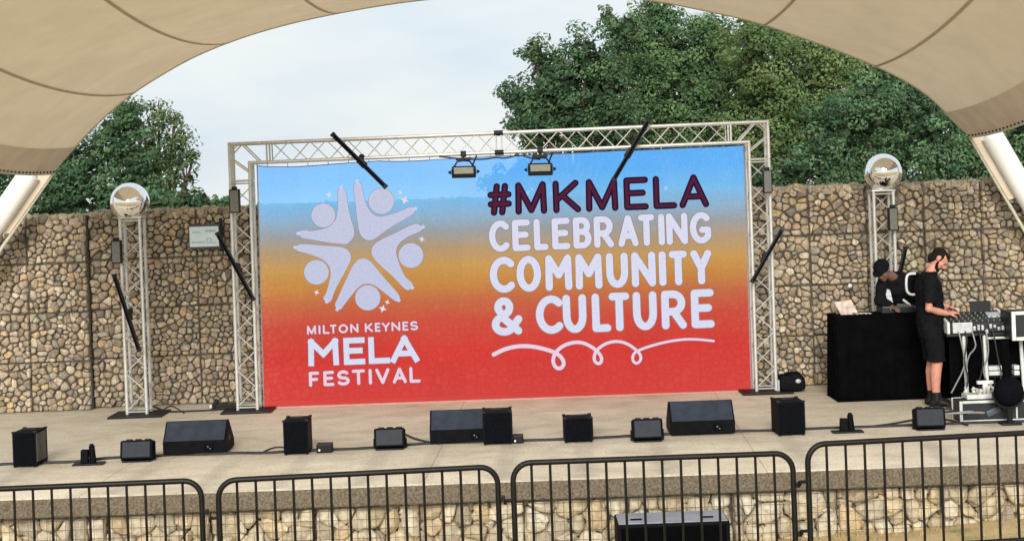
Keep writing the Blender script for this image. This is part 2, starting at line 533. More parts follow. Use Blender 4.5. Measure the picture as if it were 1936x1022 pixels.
def add_stone(mb, poly, to3, rr, depth):
    n = len(poly)
    cx = sum(p[0] for p in poly) / n; cz = sum(p[1] for p in poly) / n
    # densify then smooth
    q = []
    for i in range(n):
        a, b = poly[i], poly[(i + 1) % n]
        d = math.hypot(a[0] - b[0], a[1] - b[1])
        q.append(a)
        if d > 0.07: q.append(((a[0] + b[0]) / 2, (a[1] + b[1]) / 2))
    q = chaikin(q, 1)
    # pull the outline part of the way towards its own ellipse: rubble is rounder than a cut cell
    sx = math.sqrt(sum((p[0] - cx) ** 2 for p in q) / len(q)) * 1.40; sy = math.sqrt(sum((p[1] - cz) ** 2 for p in q) / len(q)) * 1.40
    rk = rr.uniform(-0.05, 0.38)
    q2 = []
    for p in q:
        dx, dy = p[0] - cx, p[1] - cz
        l = math.sqrt((dx / sx) ** 2 + (dy / sy) ** 2) + 1e-6
        q2.append((p[0] + (cx + dx / l - p[0]) * rk, p[1] + (cz + dy / l - p[1]) * rk))
    q = q2
    out = []
    sz = math.sqrt(max(1e-4, sum((p[0] - cx) ** 2 + (p[1] - cz) ** 2 for p in q) / len(q)))
    shr = rr.uniform(0.86, 1.07) - 0.003 / max(sz, .03)
    for p in q:
        k = shr * rr.uniform(0.91, 1.05)
        out.append((cx + (p[0] - cx) * k, cz + (p[1] - cz) * k))
    # drop near-duplicate points
    o2 = []
    for p in out:
        if not o2 or math.hypot(p[0] - o2[-1][0], p[1] - o2[-1][1]) > 0.014: o2.append(p)
    if len(o2) < 5: return
    out = o2
    m = len(out)
    base = rr.uniform(-0.050, 0.020)
    tx, tz = rr.uniform(-.42, .42), rr.uniform(-.42, .42)
    bulge = min(depth, sz * rr.uniform(0.5, 0.95))
    vs, fs = [], []
    rings = [(0.96, -0.07), (1.0, -bulge * 0.55), (0.94, -bulge * 0.18), (0.74, bulge * 0.08), (0.40, bulge * 0.18)]
    for s, d in rings:
        for p in out:
            a, b = cx + (p[0] - cx) * s, cz + (p[1] - cz) * s
            dd = base + d + (p[0] - cx) * tx * s + (p[1] - cz) * tz * s + (rr.uniform(-.5, .5) * 0.16 * sz if s < 1 else 0)
            vs.append(to3(a, b, dd))
    vs.append(to3(cx, cz, base + bulge * 0.2))
    for r in range(len(rings) - 1):
        for i in range(m):
            j = (i + 1) % m
            fs.append((r * m + i, r * m + j, (r + 1) * m + j, (r + 1) * m + i))
    last = (len(rings) - 1) * m
    for i in range(m):
        fs.append((last + i, last + (i + 1) % m, len(vs) - 1))
    mb.add(vs, fs)

def gabion(name, label, segs, z0, z1, rows, bw, area, aspect, seed, smat, wire_r=0.0022, wire_step=0.076, depth=0.06, cap=False):
    """segs: polyline [(x,y)...] of the face, facing -Y"""
    rr = random.Random(seed)
    root = empty(name, (segs[0][0], segs[0][1], z0), label, 'wall')
    sm, bk, wr, fr = MB(), MB(), MB(), MB()
    for (ax, ay), (bx, by) in zip(segs[:-1], segs[1:]):
        L = math.hypot(bx - ax, by - ay)
        ux, uy = (bx - ax) / L, (by - ay) / L
        nx, ny = uy, -ux                  # outward (towards the camera)
        def to3(s, z, d, ax=ax, ay=ay, ux=ux, uy=uy, nx=nx, ny=ny):
            return Vector((ax + ux * s + nx * d, ay + uy * s + ny * d, z))
        nb = max(1, int(round(L / bw)))
        rh = (z1 - z0) / rows
        for j in range(rows):
            for i in range(nb):
                s0, s1 = L * i / nb, L * (i + 1) / nb
                for poly in stones_rect(s0 + .004, s1 - .004, z0 + j * rh + .004, z0 + (j + 1) * rh - .005, area, aspect, rr):
                    add_stone(sm, poly, to3, rr, depth)
                if area > 0.02:      # smaller rubble seen in the gaps
                    def to3b(s, z, d, f=to3): return f(s, z, d - 0.055)
                    for poly in stones_rect(s0 + .004, s1 - .004, z0 + j * rh + .004, z0 + (j + 1) * rh - .005, area * 0.35, aspect, rr):
                        add_stone(sm, poly, to3b, rr, depth * 0.6)
        # solid core behind the stones
        cb = -0.055 if area < 0.02 else -0.12
        c = [to3(0, z0, cb), to3(L, z0, cb), to3(L, z1 - .03, cb), to3(0, z1 - .03, cb)]
        d = [to3(0, z0, -0.75), to3(L, z0, -0.75), to3(L, z1 - .03, -0.75), to3(0, z1 - .03, -0.75)]
        bk.add(c + d, [(0, 1, 2, 3), (5, 4, 7, 6), (3, 2, 6, 7), (4, 0, 3, 7), (1, 5, 6, 2)])
        # welded wire mesh
        if wire_r > 0:
            k = 0.0
            while k <= L:
                wr.tube(to3(k, z0, 0.055), to3(k, z1, 0.055), wire_r, 4, caps=False); k += wire_step
            zz = z0
            while zz <= z1:
                wr.tube(to3(0, zz, 0.058), to3(L, zz, 0.058), wire_r, 4, caps=False); zz += wire_step
        for i in range(nb + 1):
            fr.tube(to3(L * i / nb, z0, 0.06), to3(L * i / nb, z1, 0.06), 0.0024, 5)
        for j in range(rows + 1):
            fr.tube(to3(0, z0 + j * rh, 0.062), to3(L, z0 + j * rh, 0.062), 0.0024, 5)
        if cap:
            # stones lying on the top of the baskets
            def to3t(s, t, d, ax=ax, ay=ay, ux=ux, uy=uy, nx=nx, ny=ny):
                return Vector((ax + ux * s - nx * t, ay + uy * s - ny * t, z1 - 0.02 + d))
            for i in range(nb):
                s0, s1 = L * i / nb, L * (i + 1) / nb
                for poly in stones_rect(s0 + .008, s1 - .008, 0.02, 0.7, area * 1.2, aspect, rr):
                    add_stone(sm, poly, to3t, rr, depth * 0.7)
    sm.build('stone_fill', smat, root, smooth=True, auto=False)
    bk.build('core', M_soil, root)
    if wire_r > 0: wr.build('wire_mesh', M_wire, root)
    fr.build('basket_frame', M_wire, root)
    return root

gabion('gabion_wall', 'tall brown gabion stone wall running along the back of the stage behind the big screen',
       [(-5.44, 20.28), (-3.40, 20.44), (3.00, 19.98), (10.2, 19.86)], 0.0, 2.52, 4, 0.69, 0.0060, 1.3, 5, M_stone, wire_r=0.0016, cap=True)
gabion('gabion_wall', 'nearer block of brown gabion wall at the far left, standing proud of the long wall',
       [(-9.2, 20.10), (-5.44, 20.16)], 0.0, 2.50, 4, 0.69, 0.0060, 1.3, 8, M_stone, wire_r=0.0016, cap=True)
gabion('gabion_wall', 'low gabion facing of pale cream stones under the front lip of the stage',
       [(-9.5, YF + 0.10), (9.5, YF + 0.10)], -1.16, -0.20, 2, 0.95, 0.027, 1.1, 21, M_stone2, wire_r=0.0026, wire_step=0.085, depth=0.075)

# ------------------------------------------------------------------ trusses
def truss(mb, br, A, B, side, fwd, wd=0.239, rc=0.0205, rb=0.0070, start=0.0):
    """box truss between A and B; side, fwd: unit vectors across"""
    A, B = Vector(A), Vector(B)
    L = (B - A).length
    t = (B - A) / L
    cs = [(-1, -1), (1, -1), (1, 1), (-1, 1)]
    for a, b in cs:
        o = side * (a * wd / 2) + fwd * (b * wd / 2)
        mb.tube(A + o, B + o, rc, 10)
    n = max(2, int(round(L / 0.235)))
    for fi in range(4):
        p, q = cs[fi], cs[(fi + 1) % 4]
        op = side * (p[0] * wd / 2) + fwd * (p[1] * wd / 2)
        oq = side * (q[0] * wd / 2) + fwd * (q[1] * wd / 2)
        pad = 0.04
        flip = False
        for i in range(n):
            z0 = pad + (L - 2 * pad) * i / n; z1 = pad + (L - 2 * pad) * (i + 1) / n
            c, d = (op, oq) if (i % 2 == 0) != flip else (oq, op)
            br.tube(A + t * z0 + c, A + t * z1 + d, rb, 6, caps=False)
    for k in (0.028, L - 0.028):
        for fi in range(4):
            p, q = cs[fi], cs[(fi + 1) % 4]
            br.tube(A + t * k + side * (p[0] * wd / 2) + fwd * (p[1] * wd / 2), A + t * k + side * (q[0] * wd / 2) + fwd * (q[1] * wd / 2), rb * 1.3, 6, caps=False)

YT = 19.43
XV, YV, ZV = Vector((1, 0, 0)), Vector((0, 1, 0)), Vector((0, 0, 1))
def truss_section(root, A, B, side, fwd, name):
    c, b = MB(), MB()
    truss(c, b, A, B, side, fwd)
    o = c.build(name, M_alu, root, smooth=True)
    b.build('bracing', M_alu, o, smooth=True)
    return o

def goal_post():
    bl, br_ = P(468.5, 778, YT), P(1449.5, 744, YT)
    tl, tr = P(452.5, 290, YT), P(1433.5, 249, YT)
    root = empty('goal_post_truss', ((bl.x + br_.x) / 2, YT + 0.12, 0), 'silver goal post truss frame standing around the big festival screen', 'truss')
    yc = YT + 0.12
    def at(p, z=None): return Vector((p.x, yc, p.z if z is None else z))
    cl, crn = 0.46, 0.239
    # uprights
    for b, t in ((bl, tl), (br_, tr)):
        up = (at(t) - at(b, 0.03)).normalized()
        top = at(t) - up * 0.34
        truss_section(root, at(b, 0.03), top, XV, YV, 'upright')
        m = MB(); m.box((b.x, yc, 0.012), (0.62, 0.56, 0.022), bev=0.004)
        m.build('base_plate', M_black, root)
    # corner blocks
    ex = (at(tr) - at(tl)).normalized()
    for t, sgn in ((tl, 1), (tr, -1)):
        c, b = MB(), MB()
        ctr = at(t)
        up = ZV
        h = 0.1195
        for fy in (-h, h):
            o = YV * fy
            oc = ctr + o
            outer_top = oc - ex * sgn * h + up * h
            outer_bot = oc - ex * sgn * h - up * 0.335
            inner_bot = oc + ex * sgn * h - up * 0.335
            inner_c = oc + ex * sgn * h - up * h
            far_top = oc + ex * sgn * 0.335 + up * h
            far_bot = oc + ex * sgn * 0.335 - up * h
            for a_, b_ in ((outer_top, outer_bot), (inner_c, inner_bot), (outer_top, far_top), (inner_c, far_bot)):
                c.tube(a_, b_, 0.0205, 10)
            c.ball(outer_top, 0.0235, 10, 6); c.ball(inner_c, 0.0235, 10, 6)
            for a_, b_ in ((outer_bot, inner_bot), (far_top, far_bot)):
                b.tube(a_, b_, 0.012, 6)
            b.tube(oc - ex * sgn * h - up * 0.06, inner_bot - up * (-0.09), 0.0095, 6)
            b.tube(oc + ex * sgn * 0.02 + up * h, far_bot - ex * sgn * 0.09, 0.0095, 6)
            b.tube(outer_top - up * 0.12, outer_top + ex * sgn * 0.12, 0.0095, 6)
        for q in (Vector((0, 0, 0)),):
            for dx, dz in ((-sgn * h, h), (-sgn * h, -0.30), (sgn * h, -h), (sgn * 0.30, h), (sgn * 0.30, -h)):
                b.tube(ctr + ex * dx + up * dz - YV * h, ctr + ex * dx + up * dz + YV * h, 0.0095, 6)
        o = c.build('corner_block', M_alu, root, smooth=True)
        b.build('bracing', M_alu, o, smooth=True)
    # two beam lengths that meet in the middle
    a, z = at(tl) + ex * 0.34, at(tr) - ex * 0.34
    mid = a + (z - a) * 0.500
    up2 = Vector((-ex.z, 0, ex.x))
    truss_section(root, a, mid - ex * 0.006, up2, YV, 'beam')
    truss_section(root, mid + ex * 0.006, z, up2, YV, 'beam')
    j = MB()
    for s1 in (-1, 1):
        for s2 in (-1, 1):
            q = mid + up2 * (s1 * 0.1195) + YV * (s2 * 0.1195)
            j.tube(q - ex * 0.055, q + ex * 0.055, 0.031, 10)
    j.build_each('joint_collar', M_black, root, smooth=True)
    return root
TRUSS = goal_post()

def tower(bp, tp, D, label, ballpx, r_px):
    b, t = P(*bp, D), P(*tp, D)
    yc = D + 0.12
    root = empty('truss_tower', (b.x, yc, 0), label, 'truss', 'truss towers topped by mirror spheres')
    A = Vector((b.x, yc, 0.03)); B = Vector((t.x, yc, t.z))
    truss_section(root, A, B, XV, YV, 'upright')
    m = MB(); m.box((b.x, yc, 0.012), (0.66, 0.56, 0.022), bev=0.004); m.build('base_plate', M_black, root)
    m = MB(); m.box((t.x, yc, t.z + 0.012), (0.29, 0.29, 0.02), bev=0.004)
    m.path([(t.x + 0.10 * math.cos(k * math.pi / 8), yc + 0.10 * math.sin(k * math.pi / 8), t.z + 0.032) for k in range(16)], 0.016, 8, closed=True)
    m.build('top_plate', M_alu, root, smooth=True)
    c = P(*ballpx, D + 0.12)
    rad = r_px * D / F
    m = MB(); m.ball((c.x, yc, c.z), rad, 64, 40)
    s = m.build('mirror_sphere', M_mirror, None, smooth=True, auto=False)
    return root, s
t1, s1 = tower((259.5, 787), (245, 413), 19.40, 'free standing truss tower at the left of the stage, its top under a mirror sphere', (245.5, 382), 37)
t2, s2 = tower((1684, 752), (1670, 362), 19.50, 'truss tower behind the disc jockey table, carrying a mirror sphere', (1669.5, 326), 36)
tag(s1, 'large mirror sphere on top of the left free standing truss tower', 'sphere', 'mirror spheres')
tag(s2, 'large mirror sphere on the truss tower above the disc jockey', 'sphere', 'mirror spheres')

# ------------------------------------------------------------------ the big screen
YS = 19.72
def screen():
    root = empty('led_screen', (P(960, 755, YS).x, YS, 0.02), 'huge see-through screen glowing blue to orange to red with white festival lettering', 'screen')
    m = bpy.data.materials.new('glowing mesh screen'); m.use_nodes = True
    n = m.node_tree; n.nodes.clear(); L = n.links.new
    o = n.nodes.new('ShaderNodeOutputMaterial'); e = n.nodes.new('ShaderNodeEmission'); tr = n.nodes.new('ShaderNodeBsdfTransparent')
    mixs = n.nodes.new('ShaderNodeMixShader'); mixs.inputs[0].default_value = 0.835
    g = n.nodes.new('ShaderNodeTexCoord'); sp = n.nodes.new('ShaderNodeSeparateXYZ')
    L(g.outputs['UV'], sp.inputs[0])
    z0 = n.nodes.new('ShaderNodeTexNoise'); z0.inputs['Scale'].default_value = 3.0; z0.inputs['Detail'].default_value = 3
    L(g.outputs['Object'], z0.inputs[0])
    ad = n.nodes.new('ShaderNodeMath'); ad.operation = 'MULTIPLY_ADD'; ad.inputs[1].default_value = 0.04; ad.inputs[2].default_value = -0.02
    L(z0.outputs[0], ad.inputs[0])
    ad2 = n.nodes.new('ShaderNodeMath'); ad2.operation = 'ADD'; L(ad.outputs[0], ad2.inputs[0]); L(sp.outputs[1], ad2.inputs[1])
    rp = n.nodes.new('ShaderNodeValToRGB'); el = rp.color_ramp.elements
    stops = [(0.0, (214, 68, 64)), (0.20, (216, 62, 56)), (0.33, (208, 80, 64)), (0.415, (200, 108, 72)), (0.49, (202, 140, 72)), (0.56, (204, 156, 88)),
             (0.635, (182, 156, 122)), (0.70, (158, 162, 164)), (0.76, (146, 180, 206)), (0.84, (122, 190, 240)), (0.93, (100, 180, 250)), (1.0, (98, 176, 250))]
    while len(el) < len(stops): el.new(0.5)
    for k, (p, c) in enumerate(stops):
        el[k].position = p; el[k].color = tuple(v * 1.16 / EXPO for v in lin(*c)) + (1,)
    L(ad2.outputs[0], rp.inputs[0])
    z = n.nodes.new('ShaderNodeTexNoise'); z.inputs['Scale'].default_value = 42; z.inputs['Detail'].default_value = 4
    L(g.outputs['Object'], z.inputs[0])
    vr = n.nodes.new('ShaderNodeMapRange'); vr.inputs[1].default_value = 0.3; vr.inputs[2].default_value = 0.7; vr.inputs[3].default_value = 0.93; vr.inputs[4].default_value = 1.06
    L(z.outputs[0], vr.inputs[0])
    # individual modules differ a little in brightness
    br = n.nodes.new('ShaderNodeTexBrick'); br.inputs['Scale'].default_value = 1.0
    br.offset = 0.0; br.inputs['Brick Width'].default_value = 0.5; br.inputs['Row Height'].default_value = 0.5; br.inputs['Mortar Size'].default_value = 0.006
    br.inputs['Color1'].default_value = (0.97, 0.97, 0.97, 1); br.inputs['Color2'].default_value = (1.03, 1.03, 1.03, 1); br.inputs['Mortar'].default_value = (1.0, 1.0, 1.0, 1)
    mp2 = n.nodes.new('ShaderNodeMapping'); mp2.inputs['Rotation'].default_value = (math.radians(90), 0, 0)
    L(g.outputs['Object'], mp2.inputs[0]); L(mp2.outputs[0], br.inputs[0])
    mu = n.nodes.new('ShaderNodeMath'); mu.operation = 'MULTIPLY'
    sep = n.nodes.new('ShaderNodeSeparateColor'); L(br.outputs[0], sep.inputs[0])
    L(vr.outputs[0], mu.inputs[0]); L(sep.outputs[0], mu.inputs[1])
    gb = n.nodes.new('ShaderNodeNewGeometry')      # the lamps of the mesh face the audience only
    inv = n.nodes.new('ShaderNodeMath'); inv.operation = 'SUBTRACT'; inv.inputs[0].default_value = 1.0; L(gb.outputs['Backfacing'], inv.inputs[1])
    mu2 = n.nodes.new('ShaderNodeMath'); mu2.operation = 'MULTIPLY'; L(mu.outputs[0], mu2.inputs[0]); L(inv.outputs[0], mu2.inputs[1])
    L(rp.outputs[0], e.inputs[0]); L(mu2.outputs[0], e.inputs[1])
    L(tr.outputs[0], mixs.inputs[1]); L(e.outputs[0], mixs.inputs[2]); L(mixs.outputs[0], o.inputs[0])
    NX, NZ = 96, 40
    BL, BR, TL, TR = (500, 770), (1420, 738), (487, 314), (1405, 275)
    V, Q, UV = [], [], []
    for j in range(NZ + 1):
        b = j / NZ
        for i in range(NX + 1):
            a = i / NX
            # top hem sags between its ties
            sag = (4.5 * (abs(math.sin(a * math.pi * 4.0)) ** 0.8) + 1.2 * math.sin(a * 27)) * (1 - min(1, a * 1.05) * 0.75)
            l = (BL[0] + (TL[0] - BL[0]) * b, BL[1] + (TL[1] - BL[1]) * b)
            r = (BR[0] + (TR[0] - BR[0]) * b, BR[1] + (TR[1] - BR[1]) * b)
            x = l[0] + (r[0] - l[0]) * a; y = l[1] + (r[1] - l[1]) * a
            y += sag * max(0, b - 0.9) * 10
            p = P(x, y, YS)
            p.y += 0.03 * max(0, b - 0.86) * 7 * math.sin(a * 38 + b * 9)
            V.append(p); UV.append((a, b))
    for j in range(NZ):
        for i in range(NX):
            k = j * (NX + 1) + i
            Q.append((k, k + 1, k + NX + 2, k + NX + 1))
    mb = MB(); mb.add(V, Q)
    ob = mb.build('display_mesh', m, root, smooth=True, auto=False)
    uv = ob.data.uv_layers.new(name='UVMap')
    for lp in ob.data.loops: uv.data[lp.index].uv = UV[lp.vertex_index]
    # hem cords along the sides, beige-pink strip along the bottom edge
    h = MB()
    h.path([P(487 + 13 * t - 1, 306 + 464 * t, YS - 0.012) for t in (0, .25, .5, .75, 1)], 0.008, 6)
    h.path([P(1405 + 15 * t + 1, 272 + 466 * t, YS - 0.012) for t in (0, .25, .5, .75, 1)], 0.008, 6)
    h.build_each('side_hem', mat('pale hem', (0.34, 0.33, 0.36), 0.7), root, smooth=True)
    h = MB()
    h.path([P(498 + 924 * t / 10, 771.5 - 32.5 * t / 10, YS - 0.015) for t in range(11)], 0.017, 8)
    h.build('bottom_strip', mat('beige pink strip', (0.42, 0.24, 0.20), 0.7), root, smooth=True)
    h = MB()
    pts = []
    for i in range(0, 97):
        a = i / 96
        sag = (4.5 * (abs(math.sin(a * math.pi * 4.0)) ** 0.8) + 1.2 * math.sin(a * 27)) * (1 - min(1, a * 1.05) * 0.75)
        pts.append(P(487 + 918 * a, 314 - 39 * a + sag - 0.5, YS - 0.008))
    h.path(pts, 0.006, 5)
    h.build('top_cord', mat('blue grey cord', (0.12, 0.17, 0.26), 0.7), root, smooth=True)
    tm = MB()
    for k in range(0, 24):
        a = (k + 0.5) / 24
        p = pts[min(96, int(a * 96))]
        tm.tube(p, (p.x, YT + 0.22, P(470 + 950 * a, 304 - 38.5 * a, YT).z + 0.01), 0.0035, 5)
    tm.build_each('hanging_tie', M_black, root, smooth=True)
    return root
SCREEN = screen()

# ---- lettering: strokes laid a few millimetres in front of the screen
def arc(cx, cy, rx, ry, a0, a1, n=14):
    return [(cx + rx * math.cos(math.radians(a0 + (a1 - a0) * i / n)), cy + ry * math.sin(math.radians(a0 + (a1 - a0) * i / n))) for i in range(n + 1)]
GL = {
 '#': [[(.36, 1), (.16, 0)], [(.82, 1), (.62, 0)], [(0, .68), (1, .68)], [(0, .32), (1, .32)]],
 'M': [[(0, 0), (0.02, 1), (.5, 0.04), (.98, 1), (1, 0)]],
 'm': [[(0, 0), (0.02, 1), (.5, 0.42), (.98, 1), (1, 0)]],
 'K': [[(0, 0), (0, 1)], [(.92, 1), (.06, .40)], [(.28, .56), (1, 0)]],
 'E': [[(1, 1), (0, 1), (0, 0), (1, 0)], [(0, .52), (.86, .52)]],
 'L': [[(0, 1), (0, 0), (1, 0)]],
 'A': [[(0, 0), (.5, 1), (1, 0)], [(.24, .30), (.76, .30)]],
 'C': [arc(.58, .5, .58, .5, 48, 312, 22)],
 'B': [[(0, 0), (0, 1), (.5, 1)] + arc(.5, .77, .42, .23, 90, -90, 10) + [(0, .54)], [(.5, .54)] + arc(.5, .27, .5, .27, 90, -90, 12) + [(0, 0)]],
 'R': [[(0, 0), (0, 1), (.45, 1)] + arc(.45, .72, .5, .28, 90, -90, 12) + [(0, .44)], [(.48, .44), (1, 0)]],
 'T': [[(0, 1), (1, 1)], [(.5, 1), (.5, 0)]],
 'I': [[(.5, 0), (.5, 1)]],
 'N': [[(0, 0), (0, 1), (1, 0), (1, 1)]],
 'G': [arc(.56, .5, .56, .5, 48, 300, 20) + [(1, .16), (1, .42), (.62, .42)]],
 'O': [arc(.5, .5, .5, .5, 0, 360, 28)],
 'U': [[(0, 1), (0, .42)] + arc(.5, .42, .5, .42, 180, 360, 16) + [(1, 1)]],
 'Y': [[(0, 1), (.5, .46), (1, 1)], [(.5, .46), (.5, 0)]],
 'S': [arc(.5, .745, .46, .255, 35, 270, 16) + arc(.5, .25, .5, .25, 90, -150, 16)],
 'F': [[(1, 1), (0, 1), (0, 0)], [(0, .48), (.84, .48)]],
 'V': [[(0, 1), (.5, 0), (1, 1)]],
 '&': [[(1.0, .40), (.72, .13)] + arc(.38, .24, .38, .24, -35, -260, 16) + [(.58, .66)] + arc(.38, .80, .25, .20, -30, 200, 14) + [(.42, .40), (.98, .02)]],
}
def capsule(mb, a, b, r, y, square=False):
    """flat stadium between two photo points on the screen plane"""
    dx, dy = b[0] - a[0], b[1] - a[1]
    L = math.hypot(dx, dy)
    if L < 1e-6: dx, dy, L = 1, 0, 1
    ang = math.atan2(dy, dx)
    pts = []
    if square:
        e = r * 0.92
        ux, uy = dx / L, dy / L
        for s, t in ((1, -1), (1, 1), (-1, 1), (-1, -1)):
            q = b if s > 0 else a
            pts.append((q[0] + ux * e * s - uy * r * t * 1, q[1] + uy * e * s + ux * r * t))
    else:
        for k in range(9):
            t = ang - math.pi / 2 + math.pi * k / 8
            pts.append((b[0] + r * math.cos(t), b[1] + r * math.sin(t)))
        for k in range(9):
            t = ang + math.pi / 2 + math.pi * k / 8
            pts.append((a[0] + r * math.cos(t), a[1] + r * math.sin(t)))
    vs = [P(p[0], p[1], y) for p in pts]
    mb.add(vs, [tuple(range(len(vs)))[::-1]])

class Line:
    """one line of writing, measured in an enlarged view (ox, oy, scale)"""
    def __init__(self, ox, oy, sc, letters, topl, topr, botl, botr, stroke, square=False):
        self.__dict__.update(locals())
    def strokes(self):
        for ch, x0, x1 in self.letters:
            xm0, xm1 = self.topl[0], self.topr[0]
            hw = self.stroke / 2
            if ch == 'I': gx0, gx1 = x0, x1
            else: gx0, gx1 = x0 + hw, x1 - hw
            for st in GL[ch]:
                pts = []
                for a, b in st:
                    X = gx0 + (gx1 - gx0) * a
                    tt = (X - xm0) / (xm1 - xm0)
                    yt = self.topl[1] + (self.topr[1] - self.topl[1]) * tt + hw
                    tb = (X - self.botl[0]) / (self.botr[0] - self.botl[0])
                    yb = self.botl[1] + (self.botr[1] - self.botl[1]) * tb - hw
                    Y = yb + (yt - yb) * b
                    X += 0.034 * (0.5 - b) * (yb - yt)
                    pts.append((self.ox + X / self.sc, self.oy + Y / self.sc))
                yield pts
    def draw(self, name, m, y0, grow=0.0, parent=None):
        all_letters = self.letters
        words = [[]]
        for l in all_letters:
            if words[-1] and l[1] - words[-1][-1][2] > 1.05 * self.stroke + 40: words.append([])
            words[-1].append(l)
        for wd in words:
            self.letters = wd
            mb = MB(); k = 0
            for pts in self.strokes():
                for a, b in zip(pts[:-1], pts[1:]):
                    capsule(mb, a, b, self.stroke / 2 / self.sc + grow, y0 - 0.00012 * (k % 40), self.square); k += 1
            o = mb.build(name, m, parent)
        self.letters = all_letters
        return o

E_pale = emat('pale lavender light', lin(220, 221, 241))
E_pink = emat('pale pink light', lin(240, 208, 220))
E_mar = emat('maroon light', lin(86, 36, 56))
E_navy = emat('dark outline light', lin(42, 24, 56))
E_shade = emat('grey violet shade light', lin(138, 92, 118))
E_sh2 = emat('logo shade light', lin(150, 128, 128))
YL = YS - 0.020
S4 = 4.0333
lines = [
 (Line(900, 310, S4, [('#', 90, 270), ('M', 300, 537), ('K', 588, 796), ('M', 838, 1080), ('E', 1128, 1312), ('L', 1352, 1528), ('A', 1550, 1772)], (150, 150), (1650, 82), (120, 392), (1750, 327), 44), 'hashtag'),
 (Line(900, 310, S4, [('C', 98, 258), ('E', 275, 414), ('L', 440, 550), ('E', 578, 717), ('B', 740, 880), ('R', 898, 1050), ('A', 1082, 1238), ('T', 1238, 1362), ('I', 1392, 1436), ('N', 1450, 1614), ('G', 1630, 1792)], (170, 430), (1720, 365), (170, 670), (1720, 606), 49), 'pale'),
 (Line(900, 470, S4, [('C', 104, 300), ('O', 308, 496), ('m', 527, 732), ('m', 757, 962), ('U', 992, 1160), ('N', 1185, 1370), ('I', 1394, 1450), ('T', 1472, 1612), ('Y', 1636, 1798)], (200, 60), (1790, 6), (200, 336), (1730, 270), 56), 'pale'),
 (Line(900, 470, S4, [('&', 118, 352), ('C', 456, 668), ('U', 662, 842), ('L', 884, 1028), ('T', 1014, 1172), ('U', 1197, 1379), ('R', 1414, 1604), ('E', 1640, 1816)], (200, 370), (1800, 305), (200, 662), (1800, 600), 58), 'pale'),
 (Line(560, 590, 6.8115, [('M', 138, 257), ('I', 287, 312), ('L', 343, 430), ('T', 435, 520), ('O', 546, 667), ('N', 695, 802), ('K', 883, 988), ('E', 1012, 1087), ('Y', 1102, 1208), ('N', 1226, 1340), ('E', 1368, 1445), ('S', 1466, 1570)], (150, 172), (1540, 112), (150, 287), (1540, 230), 25), 'small'),
 (Line(560, 590, 6.8115, [('m', 152, 548), ('E', 610, 888), ('L', 930, 1208), ('A', 1212, 1580)], (170, 345), (1500, 296), (170, 697), (1500, 642), 74, True), 'small'),
 (Line(560, 590, 6.8115, [('F', 163, 297), ('E', 350, 490), ('S', 525, 688), ('T', 718, 888), ('I', 930, 978), ('V', 1020, 1204), ('A', 1242, 1422), ('L', 1458, 1602)], (180, 765), (1480, 702), (190, 957), (1590, 902), 41), 'small'),
]
for ln, kind in lines:
    if kind == 'hashtag':
        ln.draw('lettering', E_navy, YL, 0.8, SCREEN)['label'] = 'dark maroon lettering with navy edge'
        ln.draw('lettering', E_mar, YL - 0.008, -2.6, SCREEN)
    elif kind == 'pale':
        ln.draw('lettering_outline', E_sh2, YL, 1.1, SCREEN)
        ln.draw('lettering', E_pale, YL - 0.008, -0.1, SCREEN)
    else:
        ln.draw('lettering_outline', E_shade, YL, 1.0, SCREEN)
        ln.draw('lettering', E_pale if ln.stroke > 60 else E_pink, YL - 0.008, 0.0, SCREEN)

def squiggle():
    pts = [(135, 805), (220, 762), (320, 740), (430, 742), (530, 765), (605, 790), (655, 828), (674, 878), (645, 915), (606, 905), (584, 858), (600, 795), (655, 742), (735, 712), (810, 712),
           (880, 745), (930, 785), (960, 828), (953, 870), (925, 876), (899, 850), (903, 800), (935, 755), (1000, 715), (1080, 702), (1150, 720), (1210, 760), (1252, 800), (1260, 846), (1225, 878), (1192, 852),
           (1198, 800), (1240, 772), (1330, 740), (1450, 708), (1570, 690), (1680, 688), (1812, 702)]
    pts = chaikin(pts, 2, closed=False)
    pts = [(900 + p[0] / S4, 470 + p[1] / S4) for p in pts]
    for nm, m, y, g in (('flourish_outline', E_shade, YL, 1.2), ('flourish', E_pink, YL - 0.006, 0)):
        mb = MB()
        n = len(pts)
        for i in range(n - 1):
            t = i / n
            r = (4.0 - 1.7 * t) + g
            capsule(mb, pts[i], pts[i + 1], r, y - 0.00004 * (i % 60))
        mb.build(nm, m, SCREEN)
squiggle()

